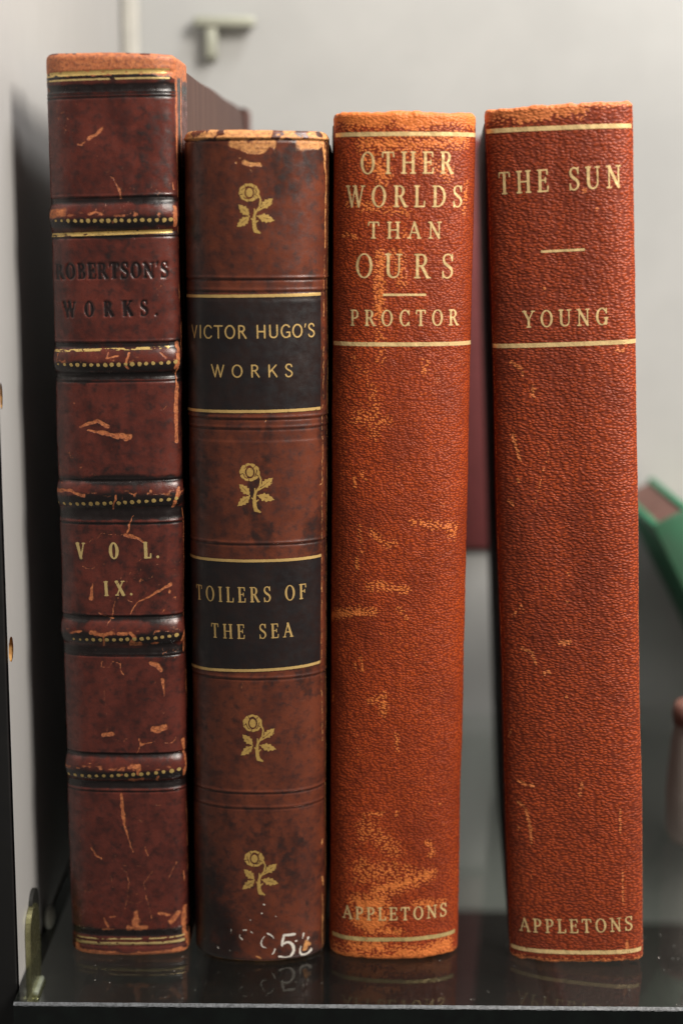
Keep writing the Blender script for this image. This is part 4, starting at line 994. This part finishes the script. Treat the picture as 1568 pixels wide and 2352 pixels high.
link('foot', box_mesh('foot', (.1, -6.5, -9.6), (2.4, 3, -8.2), .3), m_nick, cl)
link('rubber_pad', box_mesh('rubber_pad', (.6, -5.5, -8.2), (2.2, 2, -7.05), .3), m_pad, cl)
bm = bmesh.new(); bmesh.ops.create_uvsphere(bm, u_segments=20, v_segments=10, radius=2.9 * MM)
for v_ in bm.verts: v_.co = Vector((v_.co.x * .45, v_.co.y, v_.co.z)) + Vector((1.4, 13.5, 1.9)) * MM
me = bpy.data.meshes.new('plastic_bumper'); bm.to_mesh(me); bm.free(); me.polygons.foreach_set('use_smooth', np.ones(len(me.polygons), bool))
link('plastic_bumper', me, m_pad, cl)

# ------------------------------------------------------------------ things behind, out of focus
def cloth_book(name, label, loc, size, rot, mat, group=None, pmat=m_cream):
    """book standing with its back cover to -Y: size = width (x), thickness (y), height (z)"""
    o = empty(name, loc, rot); tag(o, label, 'book', group); W_, T_, H_ = size
    link('cover_board', box_mesh('cover_board', (0, 0, 0), (W_, 2.2, H_), .5), mat, o)
    link('cover_board', box_mesh('cover_board', (0, T_ - 2.2, 0), (W_, T_, H_), .5), mat, o)
    link('spine', box_mesh('spine', (-1.6, .2, 0), (.4, T_ - .2, H_), .7), mat, o)
    link('page_block', box_mesh('page_block', (.6, 2.25, 2.5), (W_ - 3, T_ - 2.25, H_ - 2.5)), pmat, o)
    return o
m_redc = plain('dull_red_cloth', (.17, .036, .038), (.14, .030, .032), 300, .75, .06)
m_green = plain('green_cloth', (.022, .12, .058), (.035, .085, .050), 60, .6, .05)
m_greene = plain('bright_green_edge', (.03, .22, .11), (.022, .16, .08), 100, .55, .04)
m_tan = plain('tan_card', (.40, .22, .11), (.28, .12, .07), 120, .6, .04)
m_brn = plain('red_brown_lid', (.15, .062, .045), (.12, .05, .037), 150, .5, .04)
m_taupe = plain('taupe_stoneware', (.30, .26, .235), (.26, .225, .20), 150, .5, .04)
crd = empty('wall_card', (22, 171.8, 59)); tag(crd, 'blurred dull red card on the back wall, seen through the gap between two leather books', 'card')
link('card_sheet', box_mesh('card_sheet', (0, -2.2, 0), (44, 0, 134), .3), m_redc, crd)

# ------------------------------------------------------------------ right edge: leaning green book, box and jar
g = empty('cloth_book', (134.6, 112, 0), (0, R(-28), 0)); tag(g, 'blurred green book leaning left behind THE SUN at the right edge of the picture', 'book', 'cloth books behind the leather books')
link('cover_board', box_mesh('cover_board', (0, 1.5, 0), (2.2, 55, 89), .5), m_greene, g)
link('cover_board', box_mesh('cover_board', (10.2, 1.5, 0), (12.4, 55, 89), .5), m_greene, g)
link('spine', box_mesh('spine', (-.05, 0, 0), (12.45, 1.6, 89), .6), m_green, g)
link('page_block', box_mesh('page_block', (2.25, 1.7, 2), (10.15, 53, 88.2)), m_brn, g)
g2 = empty('cloth_book', (149.0, 113, 0), (0, R(-28), 0)); tag(g2, 'blurred tan book with a red-brown spine head leaning behind the green one', 'book', 'cloth books behind the leather books')
link('cover_board', box_mesh('cover_board', (0, 1.5, 0), (2.2, 55, 85), .5), m_tan, g2)
link('cover_board', box_mesh('cover_board', (15.8, 1.5, 0), (18, 55, 85), .5), m_tan, g2)
sp2 = link('spine', box_mesh('spine', (-.05, 0, 0), (18.05, 1.6, 85), .6), m_tan, g2)
link('spine_band', box_mesh('spine_band', (-.1, -.25, 66), (18.1, .3, 85.1), .3), m_brn, sp2)
link('page_block', box_mesh('page_block', (2.25, 1.7, 2), (15.75, 53, 83)), m_cream, g2)
pb = empty('display_block', (76, 134, 0)); tag(pb, 'white block behind THE SUN that props up the leaning green book', 'block')
link('block', box_mesh('block', (0, 0, 0), (14.5, 30, 74), .8), m_white, pb)
jr_ = empty('stoneware_jar', (99.5, 66, 0)); tag(jr_, 'blurred taupe jar with a red-brown rim cut off by the right edge of the picture', 'jar')
def lathe(name, prof, mat, parent, n=40):
    V = [(r * math.cos(2 * math.pi * i / n), r * math.sin(2 * math.pi * i / n), z) for r, z in prof for i in range(n)]
    F = [(k * n + i, k * n + (i + 1) % n, (k + 1) * n + (i + 1) % n, (k + 1) * n + i) for k in range(len(prof) - 1) for i in range(n)]
    return link(name, mesh_np(name, V, F), mat, parent)
lathe('jar_body', [(.1, 0), (7.5, 0), (8.8, 3), (9.2, 14), (8.4, 28), (7.6, 33)], m_taupe, jr_)
lathe('rim', [(7.4, 33), (8.3, 33.4), (8.5, 36), (7.9, 38.5), (6.6, 39), (6.4, 33)], m_brn, jr_)

# dark books on the cabinet floor below, glimpsed through the glass
m_low = [plain('dark_plum_cloth', (.026, .011, .013), (.018, .008, .010), 200, .7, .05), plain('dark_brown_cloth', (.022, .012, .010), (.015, .009, .007), 200, .7, .05), plain('dark_red_cloth', (.04, .010, .011), (.028, .008, .008), 200, .7, .05)]
m_low.append(plain('near_black_cloth', (.018, .012, .012), (.012, .008, .008), 200, .7, .05))
for k, (x, t_, h_, d_) in enumerate(((-8, 34, 150, 'blurred near-black book on the cabinet floor below the glass, leftmost of the lower four'), (30, 37, 154, 'blurred plum book on the cabinet floor below the glass, right of a near-black one'), (68, 37, 156, 'blurred dark brown book below the glass, between the plum and dark red ones'), (130, 60, 152, 'thick blurred dark red book below the glass shelf, rightmost of the lower four'))):
    cloth_book('cloth_book', d_, (x, 25, -221.5), (140, t_, h_), (0, 0, R(90)), m_low[(3, 0, 1, 2)[k]], 'dark books on the cabinet floor', m_low[3])
